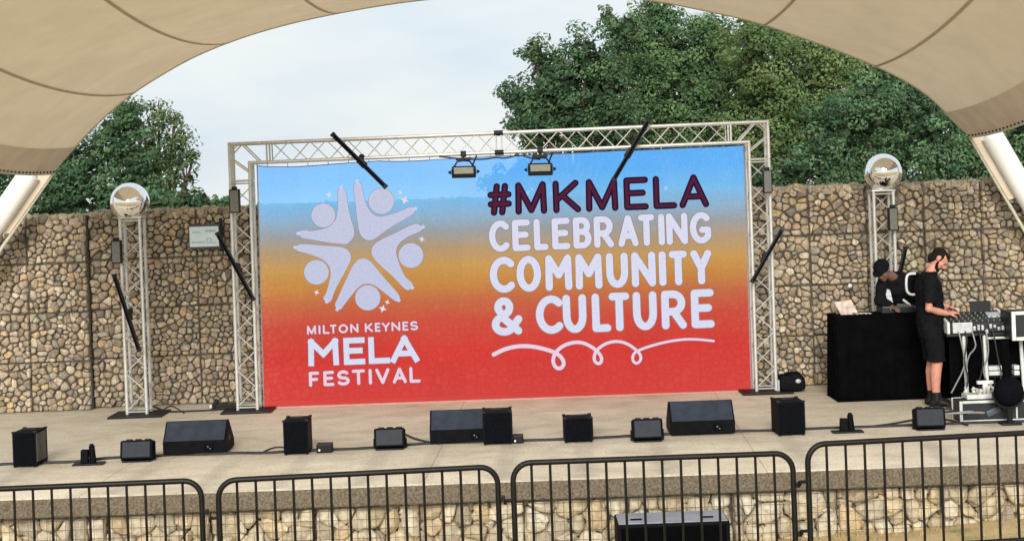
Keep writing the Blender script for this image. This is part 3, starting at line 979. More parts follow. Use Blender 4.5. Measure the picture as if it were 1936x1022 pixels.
def logo():
    S = 3.786; ox, oy = 540, 330
    def T(p): return (ox + p[0] / S, oy + p[1] / S)
    figs = [
     ((270, 292), 86, [(368, 112), (398, 96), (430, 105), (445, 215), (465, 310), (494, 400), (488, 450), (442, 497), (400, 497), (280, 482), (150, 458), (108, 452), (90, 415), (110, 398), (150, 396), (172, 405), (260, 392), (320, 370), (355, 330), (370, 290), (378, 200)]),
     ((685, 190), 92, [(482, 78), (512, 48), (542, 60), (555, 130), (575, 210), (608, 270), (655, 300), (710, 297), (800, 270), (870, 238), (915, 226), (930, 265), (900, 292), (800, 347), (700, 412), (630, 467), (580, 472), (540, 442), (522, 390), (510, 290), (495, 170)]),
     ((897, 578), 89, [(988, 385), (945, 346), (900, 358), (800, 410), (680, 465), (628, 500), (610, 550), (628, 600), (700, 670), (780, 740), (850, 818), (880, 828), (918, 800), (900, 765), (860, 738), (825, 670), (800, 600), (788, 545), (808, 495), (850, 460), (900, 430), (955, 412)]),
     ((588, 880), 90, [(545, 596), (600, 608), (650, 670), (720, 755), (800, 840), (822, 880), (795, 912), (755, 882), (700, 838), (640, 793), (590, 776), (540, 788), (500, 828), (450, 890), (415, 935), (392, 972), (348, 938), (365, 900), (410, 800), (460, 690), (500, 618)]),
     ((220, 698), 88, [(66, 540), (88, 495), (170, 498), (300, 510), (400, 515), (450, 538), (474, 590), (450, 650), (400, 740), (350, 830), (328, 905), (300, 915), (262, 887), (290, 850), (310, 780), (326, 700), (312, 650), (270, 608), (200, 578), (120, 555)]),
    ]
    E_fig = emat('pale blue light', lin(206, 214, 242), 1.0, 0.2)
    tips = [[((398, 96), 90), ((92, 420), 200)], [((512, 50), 95), ((925, 245), 20)], [((980, 375), 30), ((905, 805), -50)], [((808, 895), -60), ((370, 960), -110)], [((295, 905), -100), ((72, 520), 190)]]
    for fi, (hc, hr, body) in enumerate(figs):
        for nm, m, y, g in (('logo_outline', E_sh2, YL, 0.7), ('logo_figure', E_fig, YL - 0.006, 0.0)):
            mb = MB()
            bp = [T(p) for p in chaikin(body, 2)]
            if g:
                for a, b in zip(bp, bp[1:] + bp[:1]): capsule(mb, a, b, g, y + 0.0006)
            poly = [P(p[0], p[1], y) for p in bp]
            bm = bmesh.new()
            vs = [bm.verts.new(p) for p in poly]
            es = [bm.edges.new((vs[i], vs[(i + 1) % len(vs)])) for i in range(len(vs))]
            bmesh.ops.triangle_fill(bm, edges=es, use_beauty=True)
            mb._bm(bm)
            # hands: little finger bumps at both tips
            c = T(hc)
            ring = [P(c[0] + (hr / S + g) * math.cos(2 * math.pi * k / 40), c[1] + (hr / S + g) * math.sin(2 * math.pi * k / 40), y - 0.001) for k in range(40)]
            mb.add(ring, [tuple(range(40))])
            if not g:
                for (tx, ty), ang in tips[fi]:
                    for k in (-50, -25, 0, 25, 50):
                        a = math.radians(ang + k)
                        capsule(mb, T((tx - 8 * math.cos(a), ty + 8 * math.sin(a))), T((tx + 11 * math.cos(a), ty - 11 * math.sin(a))), 1.4, y - 0.0012)
            mb.build(nm, m, SCREEN)
    mb = MB()
    for (sx, sy), r in (((310, 145), 24), ((852, 182), 32), ((820, 128), 18), ((975, 462), 24), ((222, 842), 22), ((695, 958), 30), ((728, 912), 20)):
        ring = []
        for k in range(8):
            a = math.pi / 4 * k + 0.3
            rr_ = r if k % 2 == 0 else r * 0.42
            p = T((sx + rr_ * math.cos(a), sy + rr_ * math.sin(a)))
            ring.append(P(p[0], p[1], YL - 0.004))
        mb.add(ring, [tuple(range(8))])
    mb.build_each('logo_sparkle', emat('sparkle light', lin(225, 222, 235)), SCREEN)
logo()

# ------------------------------------------------------------------ lights hung on the trusses
def batten(p0, p1, y, label, wd=0.054, clamp=None):
    a, b = P(*p0, y), P(*p1, y)
    mid = (a + b) / 2
    root = empty('led_batten', mid, label, 'stage light', 'slanted light battens on the trusses')
    d = (b - a).normalized(); L = (b - a).length
    side = d.cross(YV).normalized()
    M = Matrix((d, YV, side)).transposed()
    m = MB(); m.box(mid, (L, 0.075, wd), rot=M, bev=0.008)
    m.build('housing', M_black, root)
    m = MB(); m.box(mid - YV * 0.041, (L * 0.94, 0.010, wd * 0.55), rot=M, bev=0.003)
    m.build('lens_strip', M_grille, root)
    m = MB()
    for s in (-1, 1):
        m.box(mid + d * (s * L / 2), (0.03, 0.085, wd * 1.15), rot=M, bev=0.006)
    m.build_each('end_cap', M_black, root)
    m = MB(); m.box(mid + d * 0.04 + YV * 0.07, (0.12, 0.07, wd * 1.5), rot=M, bev=0.01)
    c = clamp if clamp is not None else mid + YV * 0.16
    m.tube(mid + YV * 0.06, c, 0.018, 8); m.ball(c, 0.04, 10, 8)
    m.build('clamp', M_black, root, smooth=True)
    return root
yb = YT - 0.17
batten((629, 254), (729, 353), yb, 'long black light batten slanting down rightwards from the left half of the beam', clamp=Vector((P(684, 300, YT).x, YT, P(684, 297, YT).z)))
batten((1226, 228), (1160, 340), yb, 'long black light batten slanting down leftwards from the right half of the beam', clamp=Vector((P(1198, 268, YT).x, YT, P(1198, 270, YT).z)))
batten((411, 441), (479, 566), yb, 'black light batten slanting across the left upright of the screen frame, beside the wall sign', wd=0.045)
batten((1477, 436), (1422, 532), yb, 'black light batten slanting across the right upright of the screen frame', wd=0.041)
batten((216, 520), (263, 662), 19.25, 'black light batten slanting across the free standing tower at the left', wd=0.041)
batten((1712, 468), (1686, 588), 19.33, 'dark light batten on the tower behind the disc jockey', wd=0.041)

def flood(cx, cy, wpx, hpx, label, top):
    y = YT - 0.10
    c = P(cx, cy, y); k = y / F
    root = empty('flood_light', c, label, 'stage light', 'flood lights under the top beam')
    rot = Matrix.Rotation(ROLL * 0.3, 3, 'Y') @ Matrix.Rotation(math.radians(12), 3, 'X')
    m = MB(); m.box(c, (wpx * k, 0.14, hpx * k), rot=rot, bev=0.018); m.build('housing', M_black, root)
    m = MB(); m.box(c - YV * 0.071 + ZV * 0.016, (wpx * k * 0.80, 0.012, hpx * k * 0.60), rot=rot, bev=0.004); m.build('lens', M_lens, root)
    m = MB()
    for s in (-1, 1):
        x = c.x + s * (wpx * k / 2 + 0.012)
        m.box((x, c.y + .02, c.z + 0.0), (0.012, 0.05, 0.05), bev=0.004)
        m.ball((x + s * 0.014, c.y + .02, c.z), 0.018, 10, 6)
        m.path([(x - s * 0.04, c.y + 0.02, c.z + hpx * k / 2), (x - s * 0.085, c.y + 0.02, c.z + hpx * k / 2 + 0.065), (c.x, c.y + .02, c.z + hpx * k / 2 + 0.075)], 0.011, 6)
    m.build('yoke', M_black, root, smooth=True)
    t = P(*top, YT)
    m = MB(); m.box((c.x, YT - 0.04, c.z + hpx * k / 2 + 0.095), (0.19, 0.07, 0.035), bev=0.006)
    m.tube((c.x, YT - .03, c.z + hpx * k / 2 + .07), (t.x, YT, t.z), 0.016, 8)
    m.tube((c.x + 0.10, YT - .03, c.z + hpx * k / 2 + .0), (c.x + 0.16, YT, c.z + hpx * k / 2 + .13), 0.011, 6)
    m.box((t.x, YT, t.z), (0.07, 0.06, 0.075), bev=0.012)
    m.build('clamp', M_black, root)
    return root
flood(877, 325, 46, 20, 'small flood light with pale lens under the beam, the left one of the pair', (876, 291))
flood(1021.5, 320, 47, 21, 'small flood light with pale lens under the beam, nearest the hashtag lettering', (1021, 283))

def boxlight(cx, cy, wpx, hpx, y, label):
    c = P(cx, cy, y); k = y / F
    root = empty('box_light', c, label, 'stage light', 'upright grey box lights on the trusses')
    rot = Matrix.Rotation(ROLL * 0.0, 3, 'Y')
    m = MB(); m.box(c, (wpx * k, 0.09, hpx * k), rot=rot, bev=0.012); m.build('housing', M_black, root)
    m = MB(); m.box(c - YV * 0.047, (wpx * k * 0.78, 0.008, hpx * k * 0.9), rot=rot, bev=0.003); m.build('front_grille', M_grey, root)
    m = MB(); m.box(c + YV * 0.08 + ZV * hpx * k * 0.28, (0.05, 0.12, 0.05), bev=0.01)
    m.box(c + ZV * (hpx * k / 2 + 0.015), (0.06, 0.06, 0.035), bev=0.008); m.build('bracket', M_black, root)
    return root
boxlight(444, 380, 20, 45, YT - 0.10, 'upright grey box light clamped to the left upright of the screen frame')
boxlight(1450.5, 343, 17, 44, YT - 0.10, 'upright grey box light clamped to the right upright of the screen frame')
boxlight(221, 476, 19, 44, 19.28, 'upright grey box light on the free standing tower at the left')
boxlight(1688, 414, 18, 44, 19.38, 'upright grey box light on the tower behind the disc jockey')

# loop of black cable along the beam
m = MB()
pts = [(830, 296), (870, 300), (912, 302), (940, 297), (952, 300), (985, 292), (1005, 300), (1022, 301)]
m.path(chaikin([tuple(P(a, b, YT - 0.03)) for a, b in pts], 2, closed=False), 0.010, 6)
tag(m.build('beam_cable', M_cable, None, smooth=True), 'black cable looping along the beam between the two flood lights', 'cable')

# ------------------------------------------------------------------ sign and lamp on the wall
def wall_sign():
    y = 20.30
    c = P(387, 447, y); k = y / F
    root = empty('wall_sign', c, 'pale blue and white notice board fixed to the gabion wall', 'sign')
    m = MB(); m.box(c, (60 * k, 0.03, 45 * k), bev=0.004); m.build('frame', mat('sign frame', (0.06, 0.07, 0.075), 0.6), root)
    m = MB(); m.box(c - YV * 0.017 - XV * .004, (55 * k, 0.006, 38 * k), bev=0.002); m.build('panel', mat('sign panel', (0.60, 0.72, 0.76), 0.35, 0, 0.08, 18), root)
    m = MB()
    ins = mat('faded blue print', (0.36, 0.50, 0.58), 0.5, 0, 0.2, 30)
    for (dx, dz, wx, hz) in ((-0.10, 0.06, 0.10, 0.018), (0.08, 0.07, 0.13, 0.03), (-0.08, -0.07, 0.17, 0.022), (0.11, -0.085, 0.08, 0.012)):
        m.box((c.x + dx, c.y - 0.0215, c.z + dz), (wx, 0.002, hz))
    m.path([(c.x + 0.055 + 0.03 * math.cos(t * math.pi / 8), c.y - 0.021, c.z - 0.05 + 0.03 * math.sin(t * math.pi / 8)) for t in range(16)], 0.006, 5, closed=True)
    m.build_each('faded_print', ins, root)
    m = MB()
    m.box((c.x + 31 * k, c.y + 0.005, c.z + 4 * k), (0.035, 0.05, 60 * k), bev=0.004)
    m.build('post', M_black, root)
wall_sign()
c = P(1607, 540, 19.80)
root = empty('wall_lamp', c, 'tiny white round lamp on the gabion wall left of the disc jockey', 'lamp')
m = MB(); m.ball(c, (0.028, 0.02, 0.028), 14, 8); m.build('dome', M_white, root, smooth=True)
m = MB(); m.box(c + Vector((0.03, 0.02, 0)), (0.05, 0.03, 0.02), bev=.004); m.build('bracket', M_grey, root)

# ------------------------------------------------------------------ things along the front of the stage
def face_only(x0, x1, py, d):
    """the front face of a box whose side shows because it stands off to one side"""
    g = G((x0 + x1) / 2, py)
    sh = abs((x0 + x1) / 2 - HX) * d / (g.y + d)
    return (x0, x1 - sh) if (x0 + x1) / 2 < HX else (x0 + sh, x1)

def front_of(px, py):
    g = G(px, py)
    return g, g.y / F

def wedge(x0, x1, yt, ybm, label, rz=0.0):
    x0, x1 = face_only(x0, x1, ybm, 0.26)
    g, k = front_of((x0 + x1) / 2, ybm)
    W = (x1 - x0) * k; H = (ybm - yt) * k * 0.93
    root = empty('wedge_monitor', (g.x, g.y, 0), label, 'monitor speaker', 'wedge monitors along the stage front', 0)
    rot = Matrix.Rotation(rz, 4, 'Z')
    def L(x, y, z): return Vector((g.x, g.y, 0)) + (rot @ Vector((x, y, z)))
    prof = [(0.012, 0.015), (0.0, H * 0.42), (0.20, H), (0.24, H * 0.99), (0.50, 0.10), (0.50, 0.015)]
    m = MB(); m.prism([L(-W / 2, y, z) for y, z in prof], rot @ Vector((W, 0, 0)), bev=0.010)
    m.build('cabinet', M_box, root)
    # sloping top panel, its lighter blue a sky reflection put into the colour
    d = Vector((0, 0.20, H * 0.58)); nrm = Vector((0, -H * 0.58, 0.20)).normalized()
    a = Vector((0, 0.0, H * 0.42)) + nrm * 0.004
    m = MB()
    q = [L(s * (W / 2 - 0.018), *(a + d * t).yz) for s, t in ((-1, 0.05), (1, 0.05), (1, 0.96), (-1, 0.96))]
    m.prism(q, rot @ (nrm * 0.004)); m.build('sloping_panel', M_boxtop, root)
    m = MB()
    d2 = Vector((0, 0.26, -H * 0.89)); n2 = Vector((0, H * 0.89, 0.26)).normalized()
    a2 = Vector((0, 0.24, H * 0.99)) + n2 * 0.002
    q = [L(s * (W / 2 - 0.025), *(a2 + d2 * t).yz) for s, t in ((-1, 0.05), (1, 0.05), (1, 0.95), (-1, 0.95))]
    m.prism(q, rot @ (n2 * 0.01)); m.build('grille', M_grille, root)
    m = MB()
    m.box(L(W * 0.23, -0.004, H * 0.24), (0.085, 0.012, 0.06), bev=0.006)
    m.build('socket_plate', M_grille, root)
    m = MB(); m.ball(L(W * 0.22, -0.012, H * 0.27), 0.013, 10, 6); m.ball(L(W * 0.255, -0.012, H * 0.21), 0.011, 10, 6)
    m.build('sockets', mat('steel socket', (0.16, 0.16, 0.19), 0.3, 0.8), root, smooth=True)
    m = MB(); m.box(L(W / 2 - 0.002, 0.2, H * 0.45), (0.014, 0.13, 0.05), bev=0.005)
    m.build('handle', M_black, root)
    return root
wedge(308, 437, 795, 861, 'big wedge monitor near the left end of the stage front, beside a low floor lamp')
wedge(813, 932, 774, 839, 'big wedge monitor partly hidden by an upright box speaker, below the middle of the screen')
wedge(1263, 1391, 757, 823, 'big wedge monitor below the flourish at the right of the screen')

def cabinet(x0, x1, yt, ybm, label, rz=0.0, depth=0.34):
    rz *= 0.35
    x0, x1 = face_only(x0, x1, ybm, depth)
    g, k = front_of((x0 + x1) / 2, ybm)
    W = (x1 - x0) * k / (abs(math.cos(rz)) + 0.6 * abs(math.sin(rz))); H = (ybm - yt) * k * 0.95
    root = empty('box_speaker', (g.x, g.y, 0), label, 'speaker', 'upright box speakers along the stage front')
    rot = Matrix.Rotation(rz, 3, 'Z')
    c = Vector((g.x, g.y + 0.02, 0)) + rot @ Vector((0, depth / 2, 0))
    m = MB(); m.box(c + ZV * (H / 2 + 0.008), (W, depth, H - 0.012), rot=rot, bev=0.010); m.build('cabinet', M_box, root)
    m = MB(); f = c + rot @ Vector((0, -depth / 2 - 0.004, H / 2 + 0.008)); m.box(f, (W * 0.88, 0.012, H * 0.88), rot=rot, bev=0.004); m.build('grille', M_grille, root)
    m = MB()
    for sx in (-1, 1):
        for sy in (-1, 1):
            q = c + rot @ Vector((sx * (W / 2 - .02), sy * (depth / 2 - .02), 0)); m.box(q + ZV * 0.006, (0.03, 0.03, 0.012))
            q = c + rot @ Vector((sx * (W / 2 - .012), sy * (depth / 2 - .012), H)); m.box(q, (0.035, 0.035, 0.018), bev=.004)
    m.build_each('corner_protector', M_black, root)
    m = MB(); q = c + rot @ Vector((0, 0, H + 0.008)); m.box(q, (0.14, 0.03, 0.02), rot=rot, bev=.006)
    m.build('handle', M_black, root)
    m = MB(); q = c + rot @ Vector((W / 2 + 0.002, -0.02, H * 0.55)); m.box(q, (0.008, depth * 0.8, H * 0.8), rot=rot, bev=.002)
    m.build('side_panel', M_side_grey if depth == 0.33 else M_side, root)  # paler grey side panel on the far left box only
    return root
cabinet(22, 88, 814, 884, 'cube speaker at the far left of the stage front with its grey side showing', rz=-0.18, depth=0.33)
cabinet(536, 592, 792, 860, 'tall box speaker with a small pedal box at its right foot', rz=0.03)
cabinet(914, 970, 776, 841, 'box speaker standing in front of the middle wedge monitor', rz=0.03)
cabinet(1065, 1122, 788, 837, 'short box speaker standing alone below the hashtag, right of the middle', rz=0.05, depth=0.28)
cabinet(1461, 1525, 756, 824, 'tall box speaker in front of the right upright of the screen frame', rz=0.14)

def floorlamp(x0, x1, yt, ybm, label, rz=0.0):
    x0, x1 = face_only(x0, x1, ybm, 0.17)
    g, k = front_of((x0 + x1) / 2, ybm)
    W = (x1 - x0) * k; H = (ybm - yt) * k * 0.93
    root = empty('floor_lamp', (g.x, g.y, 0), label, 'stage light', 'low black floor lamps along the stage front')
    rot = Matrix.Rotation(rz, 3, 'Z') @ Matrix.Rotation(math.radians(-12), 3, 'X')
    c = Vector((g.x, g.y + 0.11, H * 0.52))
    m = MB(); m.box(c, (W, 0.17, H * 0.90), rot=rot, bev=0.026, seg=3); m.build('housing', M_box, root, smooth=True)
    m = MB(); m.box(c + rot @ Vector((0, -0.087, 0)), (W * 0.86, 0.012, H * 0.74), rot=rot, bev=0.005); m.build('lens_face', M_lensdark, root)
    m = MB()
    for s in (-0.28, 0.0, 0.3): m.box(c + rot @ Vector((W * s, 0.02, H * 0.47)), (0.06, 0.05, 0.022), rot=rot, bev=.006)
    m.build_each('cooling_fin', M_black, root)
    m = MB()
    for s in (-1, 1):
        m.path([(g.x + s * (W / 2 + 0.006), g.y + 0.12, H * 0.5), (g.x + s * (W / 2 + 0.008), g.y + 0.12, 0.012), (g.x + s * (W / 2 - 0.05), g.y + 0.05, 0.010)], 0.009, 6)
    m.box((g.x, g.y + 0.10, 0.008), (W * 0.9, 0.16, 0.014), bev=0.003)
    m.build('foot_bracket', M_black, root)
    return root
floorlamp(226, 295, 831, 874, 'low floor lamp just left of the first wedge monitor')
floorlamp(707, 768, 808, 851, 'low floor lamp left of the middle wedge monitor, below the festival logo')
floorlamp(1194, 1255, 790, 836, 'low floor lamp just left of the right wedge monitor')
floorlamp(1725, 1791, 769, 814, 'low floor lamp in front of the standing man', rz=-0.06)

def stub(px, py, label, tall=34, flip=1):
    g, k = front_of(px, py)
    root = empty('microphone_stand_base', (g.x, g.y, 0), label, 'stand', 'short stands on flat plates')
    m = MB(); m.box((g.x, g.y + 0.05, 0.009), (58 * k, 0.15, 0.016), bev=.004); m.build('foot_plate', M_black, root)
    m = MB(); m.box((g.x - flip * 7 * k, g.y + .04, tall * 0.42 * k), (14 * k, 0.07, tall * 0.8 * k), rot=Matrix.Rotation(flip * .05, 3, 'Y'), bev=0.008); m.build('socket_block', M_box, root)
    m = MB(); m.tube((g.x + flip * 8 * k, g.y + .05, 0.01), (g.x + flip * 6 * k, g.y + .05, tall * k), 6.5 * k, 12, r2=5.5 * k)
    m.tube((g.x + flip * 6 * k, g.y + .05, tall * k), (g.x + flip * 6 * k, g.y + .05, tall * k + .02), 4 * k, 10); m.build('upright_tube', M_box, root, smooth=True)
stub(166, 879, 'two dark stubs on a flat plate near the left end of the stage front', 35, 1)
stub(1604, 818, 'two dark stubs on a flat plate between the tall box speaker and the man', 33, 1)

def pedal(x0, x1, yt, ybm, label):
    g, k = front_of((x0 + x1) / 2, ybm)
    root = empty('connector_box', (g.x, g.y, 0), label, 'junction box', 'small black junction boxes')
    W, H = (x1 - x0) * k, (ybm - yt) * k * 0.9
    m = MB(); m.box((g.x, g.y + 0.07, H / 2), (W, 0.13, H), bev=0.012); m.build('body', M_black, root)
    m = MB(); m.box((g.x - W * .3, g.y + 0.0, H * .35), (0.02, 0.02, 0.02), bev=.003); m.build('plug', M_white, root)
pedal(598, 628, 837, 856, 'small black junction box at the foot of the tall box speaker')
pedal(970, 990, 821, 838, 'small black junction box beside the box speaker in the middle')

def cable(name, px, label, r=0.011, z=0.012, grp='cables on the stage floor'):
    pts = [tuple(G(a, b, z)) for a, b in px]
    m = MB(); m.path(chaikin(pts, 2, closed=False), r, 7)
    return tag(m.build(name, M_cable, None, smooth=True), label, 'cable', grp)
cable('stage_cable', [(-60, 884), (0, 877), (20, 876), (90, 874), (150, 872), (190, 866), (225, 864), (300, 861), (330, 858), (400, 858), (450, 855), (500, 856), (535, 853), (600, 850), (690, 847), (770, 840), (830, 836), (900, 835), (985, 832), (1060, 830), (1130, 827), (1195, 823), (1260, 820), (1330, 817), (1400, 814), (1465, 813), (1530, 810), (1570, 808), (1640, 806), (1720, 803), (1800, 800), (1880, 797), (1960, 795)],
      'long black cable running along the whole stage front past all the boxes', 0.016)
cable('stage_cable', [(765, 820), (785, 829), (806, 834), (830, 838)], 'short cable from the low floor lamp to the middle wedge monitor')
cable('stage_cable', [(495, 855), (508, 848), (524, 844), (540, 845)], 'thin cable curling up to the tall box speaker', 0.008)
cable('stage_cable', [(280, 762), (300, 772), (318, 778), (345, 777), (372, 776), (395, 775), (420, 772)], 'dark cable between the left tower and the left upright', 0.012)
cable('stage_cable', [(300, 781), (311, 772), (322, 765), (336, 772), (348, 780)], 'thin cable looped on the floor near the left tower', 0.007)
cable('stage_cable', [(1640, 806), (1690, 800), (1730, 792), (1780, 789), (1830, 803)], 'black cable passing behind the floor lamp by the man', 0.010)

def small_case():
    g, k = front_of(400, 776)
    root = empty('power_supply', (g.x, g.y + 0.05, 0), 'small black power supply box beside the left upright base', 'power supply')
    m = MB(); m.box((g.x + 0.2, g.y + 0.08, 0.04), (0.30, 0.14, 0.075), bev=.008); m.build('body', M_black, root)
    m = MB(); m.box((g.x + 0.03, g.y + 0.07, 0.07), (0.05, 0.10, 0.12), rot=Matrix.Rotation(0.5, 3, 'Y'), bev=.006); m.build('hinged_lid', M_black, root)
    m = MB(); m.box((g.x - 0.012, g.y + 0.03, 0.05), (0.03, 0.03, 0.04), bev=.006); m.build('plug', M_white, root)
small_case()

def bag():
    g, k = front_of(1502, 743)
    root = empty('black_bag', (g.x, g.y + 0.1, 0), 'rounded black holdall on the floor right of the screen frame', 'bag')
    bm = bmesh.new(); bmesh.ops.create_cube(bm, size=1.0)
    bmesh.ops.subdivide_edges(bm, edges=list(bm.edges), cuts=6, use_grid_fill=True)
    for v in bm.verts:
        q = v.co * 2
        l = (abs(q.x) ** 4 + abs(q.y) ** 4 + abs(q.z) ** 4) ** 0.25
        q = q / max(l, 1e-6) * max(abs(q.x), abs(q.y), abs(q.z))
        q.x *= 1 - 0.10 * max(0, q.z)
        v.co = Vector((q.x * 26 * k, q.y * 0.15, (q.z + 1) * 17 * k * (1 + 0.05 * math.sin(q.x * 5))))
    bm.transform(Matrix.Translation((g.x, g.y + 0.2, 0.004)))
    m = MB(); m._bm(bm); m.build('body', M_shirt, root, smooth=True, auto=False)
    m = MB(); m.path([(g.x - 0.1, g.y + .12, 34 * k), (g.x - .06, g.y + .1, 38 * k), (g.x + .06, g.y + .1, 38.5 * k), (g.x + .1, g.y + .12, 34 * k)], 0.012, 7); m.build('handle', M_shirt, root, smooth=True)
    m = MB(); m.ball((g.x + 0.06, g.y + 0.045, 22 * k), (0.034, 0.012, 0.026), 14, 8); m.build('badge', mat('grey badge', (0.42, 0.44, 0.46), 0.4), root, smooth=True)
    m = MB(); m.box((g.x - 27 * k, g.y + 0.16, 0.08), (0.03, 0.12, 0.15), bev=.008); m.build('end_flap', mat('grey flap', (0.40, 0.41, 0.42), 0.6), root)
bag()

# ------------------------------------------------------------------ subwoofer in front of the stage
def sub():
    y0 = 13.32
    a = P(1167, 995, y0); b = P(1380, 981, y0)
    gz = ground_z((a.x + b.x) / 2, y0)
    W = b.x - a.x; top = (a.z + b.z) / 2
    H = top - gz
    cx = (a.x + b.x) / 2
    root = empty('subwoofer', (cx, y0 + .2, gz), 'large black bass speaker on the grass below the stage, pale grey on top', 'speaker')
    m = MB(); m.box((cx, y0 + 0.225, gz + H / 2 + .01), (W, 0.45, H - .02), bev=0.015); m.build('cabinet', M_box, root)
    m = MB(); m.box((cx, y0 - 0.004, gz + H / 2), (W * 0.93, 0.012, H * 0.88), bev=.004); m.build('grille', M_cloth, root)
    m = MB(); m.box((cx, y0 + .225, top + .003), (W * 0.97, 0.42, 0.008), bev=.002); m.build('top_panel', mat('grey blue top', (0.30, 0.31, 0.36), 0.35, 0, 0.25, 5, 0.15, 60), root)  # top panel coloured a paler grey-blue than the cabinet
    m = MB()
    for s in (-0.32, 0.32): m.box((cx + W * s, y0 + .15, top + .010), (0.10, 0.03, 0.012), bev=.004)
    m.build_each('recessed_handle', M_grille, root)
    m = MB()
    for s in (-1, 1): m.box((cx + s * W * .45, y0 + .2, gz + .008), (.06, .4, .02))
    m.build_each('skid', M_black, root)
sub()

# ------------------------------------------------------------------ crowd barriers
def barrier_proto(name, label, PL, PR, D_l, D_r, z_top_drop=0.0):
    """PL, PR: photo points of the top rail near each end (after the bend)"""
    a, b = P(*PL, D_l), P(*PR, D_r)
    return a, b
def barrier(xl, yl, xr, yr, D, dyaw, label, extra=0.0):
    """xl..xr outer edges of the panel in the photo; yl, yr top-rail centre heights there"""
    a = P(xl, yl, D - dyaw / 2); b = P(xr, yr, D + dyaw / 2)
    mid = (a + b) / 2
    gz = ground_z(mid.x, mid.y)
    root = empty('crowd_barrier', (mid.x, mid.y, gz), label, 'barrier', 'black steel crowd barriers')
    u = (b - a).normalized()
    L = (b - a).length
    rt = 0.0235
    top = 0.0
    H1 = a.z - 0.12 - ground_z(a.x, a.y); H2 = b.z - 0.12 - ground_z(b.x, b.y)
    def at(s, d): # s along from a, d below the top rail
        return a + u * s - ZV * d
    low = min(H1, H2)
    fr = MB(); rad = 0.145
    pts = []
    pts.append(at(0, low)); pts.append(at(0, rad))
    for k in range(1, 8):
        t = math.pi / 2 * k / 8
        pts.append(at(rad - rad * math.cos(t), rad - rad * math.sin(t)))
    pts.append(at(rad, 0)); pts.append(at(L - rad, 0))
    for k in range(1, 8):
        t = math.pi / 2 * k / 8
        pts.append(at(L - rad + rad * math.sin(t), rad - rad * math.cos(t)))
    pts.append(at(L, rad)); pts.append(at(L, low))
    fr.path(pts, rt, 12)
    fr.tube(at(0.0, low - 0.05), at(L, low - 0.05), rt * 0.9, 10)
    fr.build('frame', M_barrier, root, smooth=True)
    br = MB(); n = 15
    for i in range(1, n):
        s = L * i / n
        d0 = 0.0
        if s < rad: d0 = rad - math.sqrt(max(0, rad * rad - (rad - s) ** 2))
        if s > L - rad: d0 = rad - math.sqrt(max(0, rad * rad - (rad - (L - s)) ** 2))
        br.tube(at(s, d0), at(s, low - 0.05), 0.0112, 8, caps=False)
    br.build_each('bar', M_barrier, root, smooth=True)
    for s in (0.22, L - 0.22):
        p = at(s, low - 0.05)
        g = ground_z(p.x, p.y)
        nrm = u.cross(ZV).normalized()
        m = MB()
        m.path([p, Vector((p.x, p.y, g + 0.10))], rt * 0.9, 8)
        m.path([Vector((p.x, p.y, g)) + nrm * 0.32 + ZV * 0.02, Vector((p.x, p.y, g)) + nrm * 0.12 + ZV * 0.10, Vector((p.x, p.y, g)) - nrm * 0.12 + ZV * 0.10, Vector((p.x, p.y, g)) - nrm * 0.32 + ZV * 0.02], rt * 0.9, 8)
        m.build('foot', M_barrier, root, smooth=True)
    m = MB()
    for d in (0.30, 0.70):
        m.path([at(-0.015, d), at(-0.055, d), at(-0.070, d), at(-0.072, d + 0.03)], [0.013, 0.014, 0.018, 0.014], 8)
    m.build_each('coupling_hook', M_barrier, root, smooth=True)
    m = MB()
    for d in (0.26, 0.66):
        m.box(at(L + 0.03, d), (0.05, 0.03, 0.045), bev=.006)
    m.build_each('coupling_eye', M_barrier, root)
    return root
barrier(-152, 930, 380, 907, 13.05, 0.10, 'crowd barrier at the left edge of the picture, running out of view')
barrier(412, 908, 940, 881, 12.95, 0.16, 'crowd barrier in front of the left half of the screen')
barrier(969, 875, 1498, 855.5, 12.95, 0.03, 'crowd barrier in front of the bass speaker, right of the middle')
barrier(1526, 840, 2062, 811, 13.0, 0.14, 'crowd barrier at the right edge of the picture below the standing man')

# small litter at the foot of the barriers
def cup(px, py, D, label, r, h, cm):
    p = P(px, py, D); g = ground_z(p.x, p.y)
    root = empty('drinks_bottle', (p.x, p.y, g), label, 'bottle', 'bottles by the barrier')
    m = MB(); m.tube((p.x, p.y, g), (p.x, p.y, p.z - h * 0.3), r, 14); m.tube((p.x, p.y, p.z - h * .3), (p.x, p.y, p.z - h * .12), r, 14, r2=r * .55)
    m.build('body', cm, root, smooth=True)
    m = MB(); m.tube((p.x, p.y, p.z - h * .13), (p.x, p.y, p.z), r * .55, 12); m.build('cap', mat('pale pink cap', (0.75, 0.50, 0.42), 0.5), root, smooth=True)

